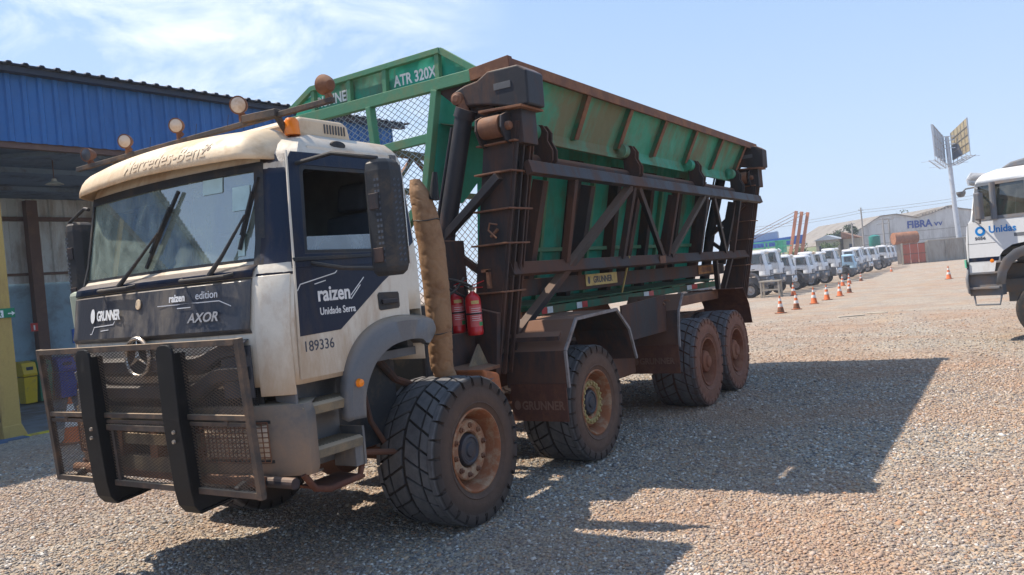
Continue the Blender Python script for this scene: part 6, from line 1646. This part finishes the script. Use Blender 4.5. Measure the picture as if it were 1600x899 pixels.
# light green rack
gf = empty('green_rack', (68, 12.9, -.95), 'light green steel rack showing above the parked lorries', 'rack')
for x in (67.2, 68.4):
    for y in (14.2, 15.2): MB().beam((x, y, -.98), (x, y, 3.3), .09, .09).build('rack_post', 'light_green', gf)
mb = MB()
for z in (3.25, 2.75):
    mb.beam((67.2, 13.2, z), (67.2, 17.0, z), .09, .09).beam((68.4, 13.2, z), (68.4, 17.0, z), .09, .09).beam((67.2, 13.2, z), (68.4, 13.2, z), .09, .09)
mb.build('rack_frame', 'light_green', gf); MB().box(67.22, 68.38, 13.6, 14.3, 2.2, 3.3).build('rack_panel', 'light_green', gf)

# ---- tall pole carrying two boards
pe = empty('billboard_pole', (132.8, 3.48, -1.0), 'tall pale steel pole carrying two framed boards set in a V', 'billboard')
MB().tube([(132.8, 3.48, -1.05), (132.38, 3.82, 6.95), (132.34, 4.07, 17.4)], [.40, .34, .26], 20).build('pole', 'galv', pe, smooth=True, angle=50)
MB().lathe([(.45, .0), (.45, .12), (.26, .16)], 18, (132.8, 3.48, -1.0), 'z').build('pole_base', 'concrete_wall', pe)
def board(p_in, p_out, zi0, zi1, zo0, zo1, matp, rev):
    a = Vector(p_in); b = Vector(p_out)
    q = [Vector((a.x, a.y, zi0)), Vector((b.x, b.y, zo0)), Vector((b.x, b.y, zo1)), Vector((a.x, a.y, zi1))]
    n = (q[1] - q[0]).cross(q[3] - q[0]).normalized()
    bo = MB().prism(q, n * .06).build('board', matp, pe)
    fr = MB(); N_ = 4
    for k in range(N_ + 1):
        t = k / N_; lo = q[0].lerp(q[1], t); hi = q[3].lerp(q[2], t); dn = Vector((0, 0, -.84))
        fr.beam(lo + dn - n * .05, hi - n * .05, .11, .11)
        fr.beam(lo + dn - n * .05, hi + n * .12 + Vector((0, 0, 0)), .08, .08) if k in (0, N_) else None
    for t in (0, .33, .66, 1): fr.beam(q[0].lerp(q[3], t) - n * .05, q[1].lerp(q[2], t) - n * .05, .11, .08)
    fr.build('board_frame', 'galv', bo)
    if rev > 0:
        gl_ = MB()
        for k in range(1, 5): gl_.beam(q[0].lerp(q[1], k / 5) + n * .08, q[3].lerp(q[2], k / 5) + n * .08, .06, .05)
        for t in (.25, .5, .75): gl_.beam(q[0].lerp(q[3], t) + n * .085, q[1].lerp(q[2], t) + n * .085, .12, .06)
        gl_.build('board_joint', 'hall_roof', bo)
        MB().prism([q[0] + n * .10, q[0].lerp(q[1], .62) + n * .10, q[0].lerp(q[1], .42).lerp(q[3].lerp(q[2], .42), .42) + n * .10, q[0].lerp(q[3], .55) + n * .10], n * .02).build('loose_sheet', 'roof_dark', bo)
    ct = MB(); o1 = q[0] + Vector((0, 0, -.77)); o2 = q[1] + Vector((0, 0, -.77)); e2 = (o2 - o1).normalized()
    for dz in (0,):
        for off in (-.75, .0, .75): ct.beam(o1 + n * off, o2 + e2 * .3 + n * off, .11, .09)
    for k in range(7): m_ = o1.lerp(o2, k / 6); ct.beam(m_ - n * .75, m_ + n * .75, .09, .08)
    for t in (.25, .95): m_ = o1.lerp(o2, t); ct.beam(m_ + n * .75, m_ + n * 2.0 + Vector((0, 0, .05)), .055, .055); ct.beam(m_ - n * .75, m_ - n * 2.0 + Vector((0, 0, .05)), .055, .055)
    ct.build('catwalk', 'galv', bo)
    return bo
board((132.96, 3.53, 0), (131.02, 1.2, 0), 13.92, 17.99, 14.79, 19.63, 'panel_tan', 1)
board((132.76, 4.59, 0), (128.9, 5.65, 0), 13.63, 17.59, 14.69, 19.24, 'galv', -1)
mb = MB()
for k in range(4): mb.beam((132.18, 3.05, 15.66 + k * .58), (131.99, 4.88, 15.76 + k * .58), .12, .12)
mb.build('cross_brace', 'galv', pe)

# ---- utility poles and wires
poles = []
def upole(x, y, h, lab, arms=((.3, .7),), double=False):
    e = empty('utility_pole', (x, y, .3), lab, 'pole', 'utility poles behind the lorry row')
    MB().tube([(x, y, .2), (x, y, h)], [.16, .10], 10).build('pole', 'concrete_pole', e, smooth=True)
    mb = MB()
    for dz, w_ in arms: mb.beam((x, y - w_, h - dz), (x, y + w_, h - dz), .10, .10)
    mb.build('cross_arm', 'concrete_pole', e)
    mb = MB()
    for dz, w_ in arms:
        for yy in (-w_ * .9, 0, w_ * .9): mb.lathe([(0, .18), (.06, .16), (.04, .08), (.06, .05)], 8, (x, y + yy, h - dz), 'z')
    mb.build('insulator', 'clad_grey', e)
    return e
upole(130.3, 16.5, 8.3, 'tall thin utility pole left of the close pair of poles', ((.4, .35),))
upole(132.0, 13.75, 6.4, 'left pole of the close pair of utility poles', ((.2, .9), (.9, .9)))
upole(132.4, 12.95, 6.3, 'right pole of the close pair of utility poles', ((.2, .7),))
upole(129.4, 17.9, 6.1, 'short utility pole before the beige houses', ((.2, .5),))
def wire(p, q, sag, r=.018):
    p = Vector(p); q = Vector(q); return [p.lerp(q, i / 20) + Vector((0, 0, -sag * 4 * (i / 20) * (1 - i / 20))) for i in range(21)]
mb = MB()
for z0, z1 in ((7.9, 10.4), (7.5, 9.8)):
    mb.tube(wire((130.3, 16.5, z0), (150, -14, z1), .5), .025, 5); mb.tube(wire((116, 34, z0 - 1.2), (130.3, 16.5, z0), .4), .025, 5)
tag(mb.build('overhead_wires', 'concrete_pole'), 'thin overhead wires strung between the distant utility poles', 'wires')

# ---- trees and scrub far behind
def leaf_mat(name, c0, c1):
    m, t, N, Lk, B = new_mat(name)
    ge = N.new('ShaderNodeNewGeometry'); r = ramp(N, Lk, ge.outputs['Random Per Island'], 0, 1, c4(c0), c4(c1)); Lk(r.outputs[0], B.inputs['Base Color'])
    B.inputs['Roughness'].default_value = .8
    return m
M['leaf_dark'] = leaf_mat('dark_leaves', (.018, .035, .012), (.06, .10, .035)); M['leaf_light'] = leaf_mat('light_leaves', (.05, .09, .02), (.14, .20, .05))
M['bark'] = plain('bark', (.10, .075, .055), .9)
def tree(x, y, z0, h, r, lab, mat, n=900, seed=1, name='tree'):
    rng = random.Random(seed); e = empty(name, (x, y, z0), lab, 'tree', 'trees beyond the lorry row')
    tr_ = MB().tube([(x, y, z0), (x + .1, y, z0 + h * .35), (x, y + .1, z0 + h * .6)], [r * .09, r * .07, r * .04], 8)
    for k in range(5):
        a = k * 1.3; tr_.tube([(x, y, z0 + h * (.3 + .06 * k)), (x + math.cos(a) * r * .5, y + math.sin(a) * r * .5, z0 + h * (.55 + .06 * k))], [r * .05, r * .02], 6)
    tr_.build('trunk', 'bark', e)
    cl = [(rng.uniform(-.65, .65) * r, rng.uniform(-.65, .65) * r, h * rng.uniform(.42, .85), r * rng.uniform(.28, .5)) for _ in range(14)]
    mb = MB()
    for _ in range(n):
        cx_, cy_, cz_, cr_ = rng.choice(cl)
        d = Vector((rng.gauss(0, 1), rng.gauss(0, 1), rng.gauss(0, 1))).normalized() * cr_ * rng.uniform(.55, 1.05)
        p = Vector((x + cx_, y + cy_, z0 + cz_)) + Vector((d.x, d.y, d.z * .75)); s = r * rng.uniform(.05, .10)
        u = Vector((rng.gauss(0, 1), rng.gauss(0, 1), rng.gauss(0, .6))).normalized(); v = u.cross(Vector((rng.gauss(0, 1), rng.gauss(0, 1), rng.gauss(0, 1)))).normalized()
        mb.add([p - u * s, p + v * s * .7, p + u * s, p - v * s * .7], [(0, 1, 2, 3)])
    mb.build('crown', mat, e)
tree(147.0, 22.0, -1.0, 8.0, 2.4, 'dark rounded tree rising left of the factory hall', 'leaf_dark', 1500, 3)
tree(146.0, 24.6, -1.0, 6.8, 1.7, 'smaller dark tree joined to the left of the rounded one', 'leaf_dark', 900, 4)
tree(190.0, 17.5, -1.0, 11.5, 2.6, 'dark tree top showing over the factory hall roof', 'leaf_dark', 900, 5)
tree(131.0, 21.6, -1.0, 5.0, 1.6, 'light green bush between the beige house and the lorries', 'leaf_light', 900, 6)
tree(134.0, 26.6, -1.0, 5.2, 1.8, 'light green bush left of the beige house', 'leaf_light', 900, 8)
tree(95.0, 24.5, -1.0, 4.4, 1.6, 'light green bush beside the big truck tail', 'leaf_light', 900, 9)
tree(118.0, 24.2, -1.0, 4.6, 1.3, 'small green bush under the blue striped roof', 'leaf_light', 600, 10)
hl_ = MB(); rows = []
for i in range(25):
    y = 90 - i * 6.0; rows.append(Vector((330, y, 7.2 + 1.2 * math.sin(i * .5) + .5 * math.sin(i * 1.3))))
hl_.grid([[Vector((300, p.y, -1)) for p in rows], [Vector((315, p.y, p.z * .7)) for p in rows], rows, [Vector((520, p.y, p.z + 2)) for p in rows]])
tag(hl_.build('hills', paint('dry_green_hill', (.16, .18, .07), .95, dirt=(.28, .24, .12), amount=.5, scale=.05), smooth=True, angle=80), kind='structure')

# ---- dusty dry-season air
hz = MB().box(-410, 570, -410, 460, -3, 18.5)
m_h = bpy.data.materials.new('haze_air'); m_h.use_nodes = True
nt_ = m_h.node_tree; nt_.nodes.remove(nt_.nodes['Principled BSDF'])
pv = nt_.nodes.new('ShaderNodeVolumePrincipled'); pv.inputs['Density'].default_value = 0.0009; pv.inputs['Color'].default_value = (0.86, 0.91, 0.98, 1); pv.inputs['Anisotropy'].default_value = 0.2
nt_.links.new(pv.outputs[0], nt_.nodes['Material Output'].inputs['Volume'])
tag(hz.build('haze', m_h), kind='stuff')
